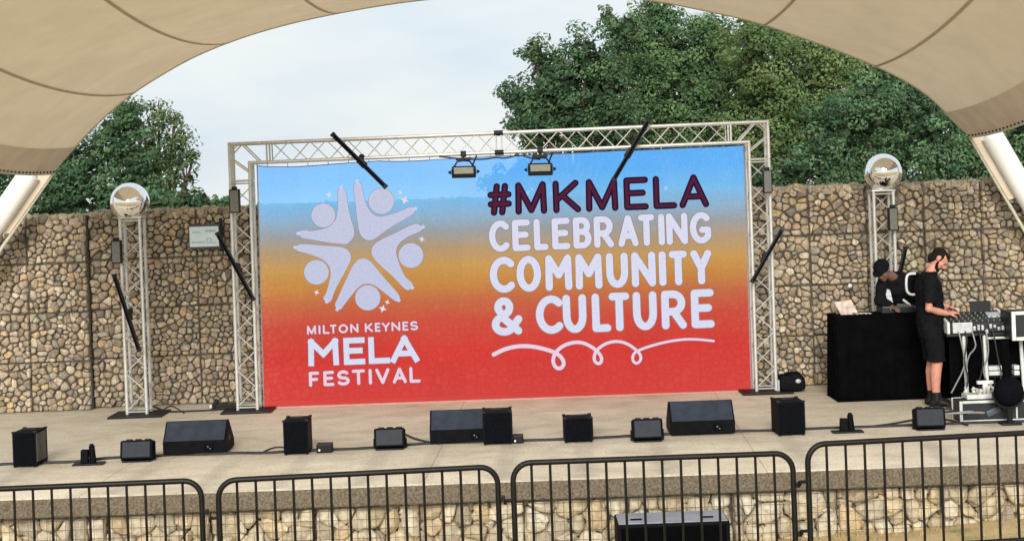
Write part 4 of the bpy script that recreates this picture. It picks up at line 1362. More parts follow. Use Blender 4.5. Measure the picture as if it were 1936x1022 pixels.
# ------------------------------------------------------------------ people
def skin_body(verts, edges, radii, root_i=0, sub=2):
    me = bpy.data.meshes.new('body_skeleton')
    me.from_pydata([tuple(v) for v in verts], edges, [])
    me.update()
    o = bpy.data.objects.new('body_skeleton', me); COL.objects.link(o)
    sk = o.modifiers.new('s', 'SKIN'); sk.use_smooth_shade = True; sk.branch_smoothing = 0.6
    if not me.skin_vertices: 
        bm = bmesh.new(); bm.from_mesh(me); bm.verts.layers.skin.verify(); bm.to_mesh(me); bm.free()
    for i, sv in enumerate(me.skin_vertices[0].data):
        r = radii[i]
        sv.radius = r if isinstance(r, (tuple, list)) else (r, r)
        sv.use_root = (i == root_i)
    ss = o.modifiers.new('u', 'SUBSURF'); ss.levels = sub; ss.render_levels = sub
    dg = bpy.context.evaluated_depsgraph_get(); dg.update()
    res = bpy.data.meshes.new_from_object(o.evaluated_get(dg))
    V = [v.co.copy() for v in res.vertices]; Fs = [tuple(p.vertices) for p in res.polygons]
    bpy.data.objects.remove(o); bpy.data.meshes.remove(res)
    return V, Fs

def remeshed(mb, name, m, parent, voxel=0.010, smooth_it=2, fold=0.0):
    """melt the collected shapes into one continuous surface"""
    o = mb.build(name, m, parent, smooth=True, auto=False)
    rm = o.modifiers.new('r', 'REMESH'); rm.mode = 'VOXEL'; rm.voxel_size = voxel; rm.use_smooth_shade = True
    if smooth_it:
        s = o.modifiers.new('m', 'SMOOTH'); s.factor = 0.5; s.iterations = smooth_it
    dg = bpy.context.evaluated_depsgraph_get(); dg.update()
    res = bpy.data.meshes.new_from_object(o.evaluated_get(dg))
    o.modifiers.clear()
    old = o.data; o.data = res; res.name = name
    if not res.materials: res.materials.append(m)
    bpy.data.meshes.remove(old)
    if fold > 0:
        # cloth folds: long creases pushed in and out along the surface
        nr = [v.normal.copy() for v in res.vertices]
        for v, q in zip(res.vertices, nr):
            p = v.co
            a = noise.noise(Vector((p.x * 7 + p.z * 5, p.y * 7 - p.z * 4, p.z * 9)))
            b = noise.noise(Vector((p.x * 16 - p.z * 9, p.y * 16 + p.z * 8, p.z * 13 + 5)))
            v.co = p + q * (fold * (1 - 2.2 * abs(a)) + fold * 0.5 * b)
    res.polygons.foreach_set('use_smooth', [True] * len(res.polygons))
    return o

def loft(mb, rings, n=20):
    """rings: (centre, half-width vector, half-depth vector)"""
    vs, fs = [], []
    for c, a, b in rings:
        for k in range(n):
            t = 2 * math.pi * k / n
            ct, st = math.cos(t), math.sin(t)
            e = 0.85
            vs.append(Vector(c) + Vector(a) * (abs(ct) ** e * (1 if ct >= 0 else -1)) + Vector(b) * (abs(st) ** e * (1 if st >= 0 else -1)))
    for i in range(len(rings) - 1):
        for k in range(n):
            l = (k + 1) % n
            fs.append((i * n + k, i * n + l, (i + 1) * n + l, (i + 1) * n + k))
    fs.append(tuple(range(n - 1, -1, -1))); fs.append(tuple((len(rings) - 1) * n + k for k in range(n)))
    mb.add(vs, fs)

def head_shape(mb, c, fwd, up, s=1.0):
    """skull, jaw, nose, ears, lips and brow melted together; fwd/up unit vectors"""
    fwd = Vector(fwd).normalized(); up = Vector(up); up = (up - fwd * up.dot(fwd)).normalized()
    side = fwd.cross(up).normalized()
    M = Matrix((fwd, side, up)).transposed()
    c = Vector(c)
    def L(x, y, z): return c + M @ (Vector((x, y, z)) * s)
    mb.ball(L(-0.012, 0, 0.025), (0.098 * s, 0.077 * s, 0.092 * s), 24, 16, M)
    mb.ball(L(0.022, 0, -0.045), (0.070 * s, 0.060 * s, 0.072 * s), 20, 14, M)
    mb.ball(L(0.062, 0, -0.088), (0.028 * s, 0.034 * s, 0.026 * s), 14, 10, M)     # chin
    mb.path([L(0.088, 0, 0.012), L(0.104, 0, -0.022), L(0.108, 0, -0.032)], [0.010 * s, 0.013 * s, 0.015 * s], 10)
    mb.ball(L(0.098, 0.011, -0.036), 0.011 * s, 10, 8); mb.ball(L(0.098, -0.011, -0.036), 0.011 * s, 10, 8)
    mb.path([L(0.078, -0.045, 0.022), L(0.092, 0, 0.022), L(0.078, 0.045, 0.022)], 0.011 * s, 8)   # brow
    mb.path([L(0.080, -0.022, -0.062), L(0.090, 0, -0.060), L(0.080, 0.022, -0.062)], 0.009 * s, 8)  # lips
    for y in (-1, 1):
        mb.ball(L(-0.008, y * 0.076, -0.008), (0.020 * s, 0.010 * s, 0.033 * s), 12, 10, M)
        mb.ball(L(0.055, y * 0.042, -0.025), (0.028 * s, 0.024 * s, 0.025 * s), 12, 10, M)
    return L, M

def hand(mb, wrist, direction, palm_n, s=1.0, mirror=1, curl=0.5):
    d = Vector(direction).normalized(); n = Vector(palm_n); n = (n - d * n.dot(d)).normalized()
    sd = d.cross(n).normalized() * mirror
    w = Vector(wrist)
    M = Matrix((d, sd, n)).transposed()
    mb.ball(w + d * 0.045 * s, (0.052 * s, 0.041 * s, 0.017 * s), 16, 12, M)
    for k, (o, ln, f) in enumerate(((0.030, 0.070, 0.9), (0.010, 0.080, 1.0), (-0.011, 0.074, 1.05), (-0.030, 0.058, 1.1))):
        b = w + d * (0.085 - abs(o) * 0.25) * s + sd * o * s
        p, v = b, d.copy()
        pts = [w + d * 0.05 * s + sd * o * 0.8 * s, b]
        for q in range(3):
            ang = curl * f * (0.35 + 0.25 * q)
            v = (v * math.cos(ang) + n * math.sin(ang)).normalized()
            p = p + v * ln * s * (0.42, 0.32, 0.26)[q]
            pts.append(p)
        mb.path(pts, [0.010 * s, 0.0095 * s, 0.009 * s, 0.0085 * s, 0.0075 * s], 8)
        mb.ball(pts[-1], 0.0075 * s, 8, 6)
    t0 = w + d * 0.02 * s + sd * 0.030 * s
    t1 = t0 + (d * 0.6 + sd * 0.75 + n * 0.3).normalized() * 0.042 * s
    t2 = t1 + (d * 0.9 + sd * 0.25 + n * 0.45).normalized() * 0.035 * s
    mb.path([t0, t1, t2], [0.014 * s, 0.011 * s, 0.009 * s], 8); mb.ball(t2, 0.009 * s, 8, 6)

def foot(mb, ankle, fwd, L=0.25, w=0.047, h=0.05, top=0.0):
    f = Vector(fwd).normalized(); sd = Vector((-f.y, f.x, 0)); a = Vector(ankle)
    z0 = a.z
    rings = []
    for t, hw, hh in ((-0.28, 0.70, 0.75), (-0.2, 0.92, 1.05), (0.0, 0.95, 1.30), (0.25, 0.98, 1.0), (0.5, 1.08, 0.72), (0.68, 0.95, 0.58), (0.76, 0.55, 0.42)):
        rings.append((Vector((a.x, a.y, 0)) + f * (t * L) + ZV * (h * hh / 2 + top), sd * (w * hw), ZV * (h * hh / 2)))
    loft(mb, rings, 16)

def person_man():
    base = G(1772, 766)
    o = Vector((base.x, base.y, 0))
    root = empty('person', o, 'standing man in black t-shirt and shorts seen from the side, looking down at his hands', 'person')
    def W(x, y, z): return o + Vector((x, y, z))
    # ---- body (skin): one continuous surface
    b = MB()
    loft(b, [(W(-0.045, 0, 0.92), (0.10, 0, 0), (0, 0.145, 0)), (W(-0.045, 0, 1.05), (0.105, 0, 0), (0, 0.145, 0)), (W(-0.045, 0, 1.22), (0.115, 0, 0), (0, 0.155, 0)),
             (W(-0.045, 0, 1.38), (0.115, 0, 0), (0, 0.165, 0)), (W(-0.04, 0, 1.46), (0.075, 0, 0), (0, 0.12, 0))], 20)
    b.path([W(-0.035, 0, 1.42), W(-0.015, 0, 1.50), W(0.015, 0, 1.58)], [0.072, 0.062, 0.058], 14)
    L, M = head_shape(b, W(0.078, 0, 1.648), (0.66, -0.16, -0.75), (0.75, 0, 0.66), 1.04)
    for s in (-1, 1):
        b.path([W(-0.045, s * 0.08, 0.92), W(-0.025, s * 0.095, 0.72), W(-0.005, s * 0.10, 0.52), W(-0.03, s * 0.10, 0.38), W(-0.035, s * 0.10, 0.24), W(-0.03, s * 0.10, 0.09)],
               [0.070, 0.076, 0.060, 0.062, 0.050, 0.040], 14)
        foot(b, W(-0.03, s * 0.10, 0.0), (1, s * 0.22, 0), 0.24, 0.042, 0.07)
    # right arm (towards the camera) and left arm
    sh, el, wr = W(-0.075, -0.20, 1.405), W(-0.115, -0.235, 1.115), W(0.115, -0.155, 1.045)
    b.path([W(-0.06, -0.12, 1.42), sh, (sh + el) / 2 + Vector((-.005, 0, 0)), el, (el + wr) / 2 + Vector((0, 0, -.005)), wr], [0.060, 0.056, 0.049, 0.043, 0.041, 0.028], 14)
    b.ball(el, 0.043, 12, 8)
    hand(b, wr, (0.85, 0.30, 0.10), (0.0, 0.35, -0.9), 1.0, -1, 0.55)
    sh2, el2, wr2 = W(-0.05, 0.20, 1.405), W(0.0, 0.25, 1.13), W(0.19, 0.10, 1.10)
    b.path([W(-0.04, 0.12, 1.42), sh2, (sh2 + el2) / 2, el2, (el2 + wr2) / 2, wr2], [0.060, 0.056, 0.049, 0.043, 0.041, 0.028], 14)
    b.ball(el2, 0.043, 12, 8)
    hand(b, wr2, (0.80, -0.35, -0.35), (-0.3, -0.3, -0.8), 1.0, 1, 0.7)
    remeshed(b, 'body', M_skin, root, 0.0085, 2)
    # ---- t-shirt
    t = MB()
    loft(t, [(W(-0.045, 0, 0.905), (0.142, 0, 0), (0, 0.180, 0)), (W(-0.045, 0, 0.98), (0.146, 0, 0), (0, 0.178, 0)), (W(-0.042, 0, 1.10), (0.144, 0, 0), (0, 0.175, 0)), (W(-0.045, 0, 1.22), (0.142, 0, 0), (0, 0.180, 0)),
             (W(-0.055, 0, 1.34), (0.140, 0, 0), (0, 0.192, 0)), (W(-0.055, 0, 1.42), (0.118, 0, 0), (0, 0.185, 0)), (W(-0.045, 0, 1.475), (0.092, 0, 0), (0, 0.125, 0)), (W(-0.03, 0, 1.505), (0.076, 0, 0), (0, 0.078, 0))], 24)
    for (s0, e0) in ((sh, el), (sh2, el2)):
        d = (e0 - s0).normalized()
        ins = Vector((0, -0.09 if s0.y > o.y else 0.09, 0.01))
        t.path([s0 + ins, s0 + Vector((0, 0, 0.012)), s0 + d * 0.10, s0 + d * 0.20, s0 + d * 0.232], [0.075, 0.074, 0.070, 0.073, 0.074], 16)
    remeshed(t, 't_shirt', M_shirt, root, 0.010, 2, 0.009)
    # ---- shorts
    t = MB()
    loft(t, [(W(-0.045, 0, 1.0), (0.128, 0, 0), (0, 0.168, 0)), (W(-0.045, 0, 0.88), (0.138, 0, 0), (0, 0.182, 0)), (W(-0.04, 0, 0.80), (0.135, 0, 0), (0, 0.185, 0)), (W(-0.035, 0, 0.76), (0.12, 0, 0), (0, 0.17, 0))], 22)
    for s in (-1, 1):
        t.path([W(-0.04, s * 0.09, 0.85), W(-0.028, s * 0.10, 0.70), W(-0.016, s * 0.104, 0.56), W(-0.016, s * 0.104, 0.515)], [0.108, 0.102, 0.096, 0.098], 18)
    remeshed(t, 'shorts', M_shirt, root, 0.010, 2, 0.009)
    # ---- socks, shoes
    for s in (-1, 1):
        q = MB()
        foot(q, W(-0.03, s * 0.10, 0.0), (1, s * 0.22, 0), 0.285, 0.052, 0.088)
        q.path([W(-0.03, s * 0.10, 0.06), W(-0.03, s * 0.10, 0.17)], [0.058, 0.050], 14)
        remeshed(q, 'shoe', M_black, root, 0.009, 2)
    # ---- hair, beard, eyes
    h = MB()
    h.ball(L(-0.022, 0, 0.036), (0.096, 0.0805, 0.086), 24, 16, M)
    h.ball(L(-0.050, 0, -0.012), (0.063, 0.0745, 0.078), 20, 12, M)
    h.ball(L(-0.062, 0, -0.050), (0.042, 0.058, 0.045), 16, 10, M)
    h.ball(L(0.030, 0, 0.076), (0.056, 0.062, 0.040), 18, 12, M)
    for s in (-1, 1): h.path([L(0.012, s * 0.070, 0.03), L(0.016, s * 0.069, -0.02)], [0.014, 0.010], 8)
    remeshed(h, 'hair', M_hair, root, 0.007, 1, 0.003)
    h = MB()
    for s in (-1, 1):
        h.path([L(0.014, s * 0.066, -0.030), L(0.020, s * 0.061, -0.062), L(0.045, s * 0.045, -0.092), L(0.074, s * 0.018, -0.104)], [0.011, 0.017, 0.019, 0.018], 10)
        h.path([L(0.088, 0, -0.046), L(0.084, s * 0.024, -0.056), L(0.074, s * 0.030, -0.085)], [0.007, 0.008, 0.009], 8)
    h.ball(L(0.072, 0, -0.100), (0.026, 0.030, 0.024), 14, 10, M)
    remeshed(h, 'beard', M_hair, root, 0.006, 1, 0.002)
    for s in (-1, 1):
        e = MB(); e.ball(L(0.084, s * 0.031, 0.002), 0.011, 12, 8); e.build('eye', mat('eye', (0.10, 0.08, 0.07), 0.2), root, smooth=True)
person_man()

def person_dj():
    base = P(1716, 752, 19.12)
    o = Vector((base.x, base.y, 0))
    root = empty('person', o, 'disc jockey in black cap and black jacket with white stripes, bending over the decks', 'person')
    def W(x, y, z): return o + Vector((x, y, z))
    b = MB()
    loft(b, [(W(0.02, 0, 0.90), (0.155, 0, 0), (0, 0.105, 0)), (W(0.02, -0.02, 1.03), (0.145, 0, 0), (0, 0.10, 0)), (W(-0.02, -0.08, 1.16), (0.155, 0, 0.02), (0, 0.10, 0.04)),
             (W(-0.08, -0.16, 1.29), (0.165, 0, 0.03), (0, 0.095, 0.06)), (W(-0.12, -0.20, 1.36), (0.12, 0, 0.03), (0, 0.07, 0.05))], 20)
    b.path([W(-0.11, -0.17, 1.33), W(-0.19, -0.24, 1.40), W(-0.27, -0.28, 1.455)], [0.072, 0.060, 0.056], 14)
    L, M = head_shape(b, W(-0.315, -0.30, 1.485), (-0.52, -0.62, -0.60), (-0.35, -0.25, 0.9), 1.0)
    for s in (-1, 1):
        b.path([W(0.02 + s * 0.095, 0, 0.95), W(0.02 + s * 0.10, -0.02, 0.5), W(0.02 + s * 0.10, 0.03, 0.28), W(0.02 + s * 0.10, 0.03, 0.09)], [0.092, 0.058, 0.055, 0.040], 14)
        foot(b, W(0.02 + s * 0.10, 0.03, 0.0), (s * 0.2, -1, 0), 0.24, 0.042, 0.07)
    arms = []
    for s, el, wr in ((-1, W(-0.36, -0.32, 1.13), W(-0.24, -0.42, 1.055)), (1, W(0.16, -0.24, 1.12), W(0.05, -0.44, 1.055))):
        sh = W(-0.10 + s * 0.185, -0.17, 1.345 + 0.02 * s)
        b.path([W(-0.10 + s * 0.1, -0.17, 1.35), sh, (sh + el) / 2, el, (el + wr) / 2, wr], [0.058, 0.055, 0.048, 0.042, 0.038, 0.027], 14)
        hand(b, wr, (-s * 0.2 + 0.05, -0.9, -0.12), (0, 0.0, -1), 0.98, s, 0.5)
        arms.append((s, sh, el, wr))
    remeshed(b, 'body', M_skin_d, root, 0.009, 2)
    t = MB()
    loft(t, [(W(0.02, 0, 0.86), (0.19, 0, 0), (0, 0.145, 0)), (W(0.02, -0.02, 1.0), (0.195, 0, 0), (0, 0.145, 0)), (W(-0.02, -0.08, 1.15), (0.20, 0, 0.03), (0, 0.14, 0.05)),
             (W(-0.08, -0.155, 1.28), (0.21, 0, 0.04), (0, 0.13, 0.07)), (W(-0.115, -0.19, 1.365), (0.165, 0, 0.03), (0, 0.10, 0.06)), (W(-0.16, -0.22, 1.405), (0.09, 0, 0.03), (0, 0.08, 0.05))], 24)
    for s, sh, el, wr in arms:
        ins = Vector((-s * 0.08, 0, 0.0))
        d = (wr - el)
        t.path([sh + ins, sh, (sh + el) / 2, el, el + d * 0.5, el + d * 0.86], [0.085, 0.083, 0.075, 0.066, 0.056, 0.046], 16)
        t.ball(el, 0.066, 14, 10)
    remeshed(t, 'jacket', M_shirt, root, 0.011, 2, 0.010)
    t = MB()
    loft(t, [(W(0.02, 0, 1.0), (0.165, 0, 0), (0, 0.12, 0)), (W(0.02, 0, 0.85), (0.18, 0, 0), (0, 0.135, 0)), (W(0.02, 0, 0.78), (0.17, 0, 0), (0, 0.12, 0))], 20)
    for s in (-1, 1):
        t.path([W(0.02 + s * 0.09, 0, 0.85), W(0.02 + s * 0.10, -0.01, 0.5), W(0.02 + s * 0.10, 0.03, 0.11)], [0.10, 0.08, 0.07], 16)
    remeshed(t, 'trousers', M_shirt, root, 0.011, 2, 0.008)
    for s in (-1, 1):
        q = MB(); foot(q, W(0.02 + s * 0.10, 0.03, 0.0), (s * 0.2, -1, 0), 0.285, 0.052, 0.09)
        remeshed(q, 'shoe', M_black, root, 0.010, 1)
    # cap with its peak
    h = MB()
    h.ball(L(-0.012, 0, 0.052), (0.110, 0.096, 0.085), 24, 16, M)
    pk = []
    for k in range(9):
        a = math.radians(-70 + 140 * k / 8)
        pk.append(L(0.055 + 0.105 * math.cos(a), 0.085 * math.sin(a), 0.040 - 0.015 * math.cos(a)))
    h.prism([L(0.02, -0.075, 0.045)] + pk + [L(0.02, 0.075, 0.045)], M @ Vector((0, 0, 0.014)))
    remeshed(h, 'cap', M_shirt, root, 0.007, 1)
    # white marks on the clothes
    wm = mat('white print', (0.72, 0.72, 0.72), 0.7, 0, 0.05)
    q = MB()
    yj = o.y - 0.345
    k = yj / F
    pr = [(1678, 546), (1683, 548), (1686, 560), (1688, 570), (1690, 582), (1672, 582), (1673, 571), (1677, 566), (1675, 556)]
    q.prism([P(a, c, yj) for a, c in pr], (0, 0.05, 0), bev=0.004); q.build('chest_print', mat('chest print', (0.50, 0.50, 0.52), 0.7, 0, 0.5, 40), root)
    q = MB()
    q.path(chaikin([tuple(P(a, c, o.y - 0.30)) for a, c in ((1731, 517), (1720, 517), (1714, 521), (1713, 540), (1715, 552), (1722, 557), (1732, 556))], 2, closed=False), 0.015, 8)
    q.build('sleeve_stripe', wm, root, smooth=True)
    q = MB()
    q.path([P(1707, 566, o.y - 0.33), P(1724, 579, o.y - 0.33)], 0.014, 8)
    q.build('cuff_stripe', wm, root, smooth=True)
    # back pack-like hood of the jacket at the right
    t = MB()
    t.ball(P(1734, 540, o.y - 0.20), (0.125, 0.11, 0.15), 20, 14)
    t.ball(P(1728, 572, o.y - 0.22), (0.14, 0.11, 0.13), 20, 14)
    remeshed(t, 'rucksack', M_cloth, root, 0.012, 3)
person_dj()

# ------------------------------------------------------------------ disc jockey table and decks
def dj_table():
    y0 = 18.52
    a, b = P(1586, 756, y0), P(1800, 748, y0)
    cx, W = (a.x + b.x) / 2, b.x - a.x
    H = P(1569, 601, y0).z
    root = empty('draped_table', (cx, y0 + .3, 0), 'high table under a black floor length drape in front of the disc jockey', 'table')
    m = MB()
    # pleated drape: front and two sides
    n = 120
    V, Q = [], []
    per = []
    dpt = 0.52
    for i in range(n + 1):
        s = i / n * (W + 2 * dpt)
        if s < dpt: p = (cx - W / 2, y0 + dpt - s); nn = (-1, 0)
        elif s < dpt + W: p = (cx - W / 2 + (s - dpt), y0); nn = (0, -1)
        else: p = (cx + W / 2, y0 + (s - dpt - W)); nn = (1, 0)
        per.append((p, nn, s))
    for j, z in enumerate((H, H - 0.02, H * 0.7, H * 0.35, 0.06, 0.004)):
        for p, nn, s in per:
            amp = 0.024 * (1 - z / H) ** .8 + 0.002
            off = amp * math.sin(s * 34) + amp * 0.6 * math.sin(s * 13 + 1)
            V.append((p[0] + nn[0] * off, p[1] + nn[1] * off, z))
    for j in range(5):
        for i in range(n):
            k = j * (n + 1) + i
            Q.append((k, k + n + 1, k + n + 2, k + 1))
    m.add(V, Q); m.build('drape', M_cloth, root, smooth=True, auto=False)
    m = MB(); m.box((cx, y0 + dpt / 2, H + 0.004), (W + .01, dpt + .01, 0.022), bev=.004); m.build('tabletop', M_cloth, root)
    m = MB(); m.box((cx + 0.03, y0 + dpt / 2 - .04, 0.012), (W + 0.12, dpt + 0.1, 0.022), bev=.004); m.build('floor_skirt', M_cloth, root)
    for sx in (-1, 1):
        for sy in (0.06, dpt - 0.06):
            m = MB(); m.tube((cx + sx * (W / 2 - .06), y0 + sy, 0.02), (cx + sx * (W / 2 - .06), y0 + sy, H - .01), 0.018, 8); m.build('leg', M_black, root)
    top = H + 0.017
    # decks
    c = P(1707, 592, y0 + 0.3)
    r2 = empty('mixing_deck', (c.x, y0 + 0.3, top), 'low dark controller with knobs on the draped table', 'music controller')
    m = MB(); m.box((c.x, y0 + .3, top + 0.035), (0.56, 0.32, 0.07), bev=.008); m.build('body', M_case, r2)
    m = MB(); m.box((c.x, y0 + .3, top + 0.074), (0.54, 0.30, 0.008), bev=.002); m.build('control_plate', mat('grey control plate', (0.12, 0.12, 0.13), 0.35, 0.3), r2)
    m = MB()
    for s in (-1, 1): m.tube((c.x + s * .16, y0 + .3, top + .076), (c.x + s * .16, y0 + .3, top + .092), 0.085, 24)
    m.build_each('jog_wheel', M_black, r2, smooth=True)
    m = MB()
    for i in range(5):
        for j in range(3): m.tube((c.x - .05 + .025 * i, y0 + .22 + .06 * j, top + .076), (c.x - .05 + .025 * i, y0 + .22 + .06 * j, top + .095), 0.008, 8)
    m.build_each('knob', M_grey, r2, smooth=True)
    # laptop with its pale sticker-covered lid turned to the audience
    c = P(1604, 598, y0 + 0.28)
    r2 = empty('laptop', (c.x, y0 + .28, top), 'open laptop with pale pinkish stickered lid at the left end of the draped table', 'laptop')
    m = MB(); m.box((c.x + .05, y0 + .33, top + .010), (0.31, 0.22, 0.018), rot=Matrix.Rotation(-0.5, 3, 'Z'), bev=.004); m.build('keyboard_base', M_grey, r2)
    lid = [(1577, 571), (1609, 566), (1626, 599), (1594, 602)]
    m = MB(); m.prism([P(x, y, y0 + .20 + (.06 if i < 2 else .0)) for i, (x, y) in enumerate(lid)], (0, 0.010, 0), bev=.002)
    m.build('lid', mat('stickered lid', (0.50, 0.39, 0.33), 0.5, 0, 0.45, 16), r2)
    c = P(1634, 602, y0 + .1)
    r2 = empty('paper_sheet', (c.x, y0 + .1, top), 'crumpled pale sheet beside the laptop on the draped table', 'paper')
    m = MB(); V, Q = [], []
    for j in range(7):
        for i in range(9): V.append((c.x - .10 + .022 * i, y0 + .03 + .02 * j, top + 0.006 + 0.014 * abs(math.sin(i * 1.3 + j * 2.1))))
    for j in range(6):
        for i in range(8):
            k = j * 9 + i; Q.append((k, k + 1, k + 10, k + 9))
    m.add(V, Q); m.build('sheet', mat('cream paper', (0.55, 0.50, 0.38), 0.8), r2)
dj_table()

# ------------------------------------------------------------------ mixing desk, cases and stands at the right edge
def desk_area():
    y0 = 17.65; k = y0 / F
    # ---- folding trolley with frame
    a = P(1790, 632, y0); z = a.z
    xr = P(1990, 632, y0).x
    root = empty('equipment_table', ((a.x + xr) / 2, y0 + .25, 0), 'silver framed folding equipment table with dark side cloth, right of the standing man', 'table')
    m = MB(); m.box(((a.x + xr) / 2, y0 + .25, z - .012), (xr - a.x, .5, .03), bev=.004); m.build('tabletop', M_case, root)
    for px, lean in ((1823, .02), (1862, .02), (1930, .03)):
        p = P(px, 640, y0)
        for yy in (y0 + .02, y0 + .46):
            m = MB(); m.tube((p.x, yy, z - .02), (p.x + lean, yy, 0.0), 0.021 if yy < y0 + .1 else .016, 10); m.build('leg', M_white, root, smooth=True)
    m = MB()
    p0, p1 = P(1862, 700, y0), P(1930, 700, y0)
    m.tube((p0.x, y0 + .03, z - .06), (P(1930, 0, y0).x, y0 + .03, z - .06), 0.014, 8)
    m.build('crossbar', M_white, root, smooth=True)
    m = MB()
    V, Q = [], []
    n = 60
    for j, zz in enumerate((z - .03, z * .6, z * .25, .03)):
        for i in range(n + 1):
            x = a.x + .05 + (xr - a.x - .05) * i / n
            V.append((x, y0 + .12 + .014 * math.sin(i * 1.1) * (j + 1) / 4, zz))
    for j in range(3):
        for i in range(n):
            q = j * (n + 1) + i; Q.append((q, q + n + 1, q + n + 2, q + 1))
    m.add(V, Q); m.build('side_cloth', M_cloth, root, smooth=True, auto=False)
    # ---- mixing desk with silver end cheek
    c = P(1858, 606, y0)
    r = empty('mixing_desk', (c.x, y0 + .25, z), 'mixing desk with silver end panels under the standing man\'s hands', 'mixing desk')
    z1 = P(1830, 603, y0).z
    x0, x1 = P(1790, 615, y0).x, P(1912, 615, y0).x
    m = MB(); m.prism([(x0 + .03, y0 + .0, z + .01), (x0 + .03, y0 - .0, z1 - .05), (x0 + .03, y0 + .44, z1 + .05), (x0 + .03, y0 + .44, z + .01)], (x1 - x0 - .06, 0, 0), bev=.008); m.build('chassis', M_case, r)
    for x in (x0, x1 - .03):
        m = MB(); m.prism([(x, y0 - .02, z + .006), (x, y0 - .02, z1 - .03), (x, y0 + .46, z1 + .07), (x, y0 + .46, z + .006)], (.03, 0, 0), bev=.006); m.build('end_cheek', M_white, r)
    m = MB(); m.box((x0 + .17, y0 - .012, (z + z1) / 2 - .012), (.22, .02, (z1 - z) * .72), bev=.004); m.build('front_plate', mat('brushed plate', (0.55, 0.56, 0.57), 0.35, .4, .2, 30), r)
    m = MB()
    for i in range(9):
        for j in range(4): m.tube((x0 + .09 + .065 * i, y0 + .06 + .09 * j, z1 - .045 + .02 * j), (x0 + .09 + .065 * i, y0 + .06 + .09 * j, z1 - .012 + .02 * j), .010, 8)
    m.build_each('fader', M_grey, r, smooth=True)
    # connectors hanging along the front
    m = MB(); rr = random.Random(5)
    for i in range(9):
        x = x0 + .30 + .045 * i
        m.box((x, y0 - .02, z + .03 + rr.uniform(-.01, .05)), (.03, .03, rr.uniform(.03, .06)), bev=.006)
    m.build_each('connector', mat('mixed plugs', (0.45, 0.45, 0.45), .4, .3, .6, 25), r)
    for i in range(6):
        x = x0 + .12 + .075 * i
        q = MB(); dz = rr.uniform(.25, .6)
        q.path(chaikin([(x, y0 - .03, z + .03), (x + .01, y0 - .07, z - .05), (x + rr.uniform(-.05, .05), y0 - .05, z - dz * .6), (x + rr.uniform(-.12, .12), y0 - .04, z - dz), (x + rr.uniform(-.15, .15), y0 - .02, max(.02, z - dz - .3))], 2, closed=False), .008, 6)
        q.build('lead', M_cable if i % 2 else mat('grey lead', (.25, .25, .25), .5), r, smooth=True)
    # ---- small things on the desk
    c = P(1858, 583, y0 + .3)
    r = empty('laptop', (c.x, y0 + .3, c.z), 'small black laptop screen standing behind the mixing desk', 'laptop')
    m = MB(); m.box((c.x, y0 + .40, c.z), (.235, .016, .16), rot=Matrix.Rotation(-.2, 3, 'X'), bev=.004); m.build('lid', M_black, r)
    m = MB(); m.box((c.x, y0 + .46, c.z - .085), (.235, .16, .016), bev=.003); m.build('keyboard_base', M_case, r)
    m = MB(); m.box((c.x, y0 + .42, (c.z - .093 + z1) / 2), (.16, .10, c.z - .093 - z1 + .02), bev=.004); m.build('riser', M_case, r)
    c = P(1880, 593, y0 + .2)
    r = empty('notebook', (c.x, y0 + .2, c.z), 'pale grey notebook lying on the mixing desk', 'notebook')
    m = MB(); m.box((c.x, y0 + .22, c.z - .004), (.17, .12, .012), rot=Matrix.Rotation(.25, 3, 'X'), bev=.003); m.build('cover', mat('grey cover', (.36, .40, .42), .5), r)
    m = MB(); m.box((c.x, y0 + .22, c.z - .016), (.163, .115, .012), rot=Matrix.Rotation(.25, 3, 'X')); m.build('pages', M_white, r)
    # ---- flight rack with white edges at the very edge of the frame
    y1 = 17.35
    a, b = P(1914, 641, y1), P(2010, 588, y1)
    r = empty('flight_case', ((a.x + b.x) / 2, y1 + .2, a.z), 'open black rack case with white edge trim on the equipment table', 'flight case', 'flight cases with pale edging')
    cx, cz, W, H = (a.x + b.x) / 2, (a.z + b.z) / 2, b.x - a.x, b.z - a.z + .03
    m = MB(); m.box((cx, y1 + .22, cz), (W - .02, .42, H - .02), bev=.004); m.build('panel_box', M_case, r)
    m = MB()
    for s in (-1, 1):
        m.box((cx + s * (W / 2 - .018), y1 + .0, cz), (.042, .03, H), bev=.005)
        m.box((cx, y1 + .0, cz + s * (H / 2 - .018)), (W - .08, .028, .038), bev=.005)
    m.build('edge_trim', M_white, r)
    # support under the rack
    m = MB(); m.box((cx, y1 + .30, (cz - H / 2 + z) / 2), (W * .8, .2, abs(cz - H / 2 - z) + .01)); m.build('riser', M_case, r)
    # white trays on a shelf
    for i, (pa, pb, lab) in enumerate((((1867, 690), (1896, 708), 'pair of pale trays stacked under the equipment table'), ((1915, 688), (1926, 708), 'pale green edged tray under the rack case'))):
        p, q = P(*pa, y0 + .06), P(*pb, y0 + .06)
        r = empty('plastic_tray', ((p.x + q.x) / 2, y0 + .06, q.z), lab, 'tray', 'trays under the equipment table')
        for t in (0, 1):
            m = MB(); m.box(((p.x + q.x) / 2, y0 + .07, q.z + (p.z - q.z) * (.22 + .5 * t)), (q.x - p.x, .10, (p.z - q.z) * .42), bev=.008)
            m.build('tray', mat('tray plastic', (.58, .62, .60), .4), r)
        m = MB(); m.box(((p.x + q.x) / 2, y0 + .09, q.z - .012), ((q.x - p.x) + .06, .12, .014)); 
        m.tube(((p.x + q.x) / 2, y0 + .10, q.z - .012), ((p.x + q.x) / 2, y0 + .10, 0), .012, 8)
        m.build('shelf_support', M_black, r)
    # ---- low flight case at the front
    y2 = 16.60
    a, b = P(1816, 799, y2), P(1990, 752, y2)
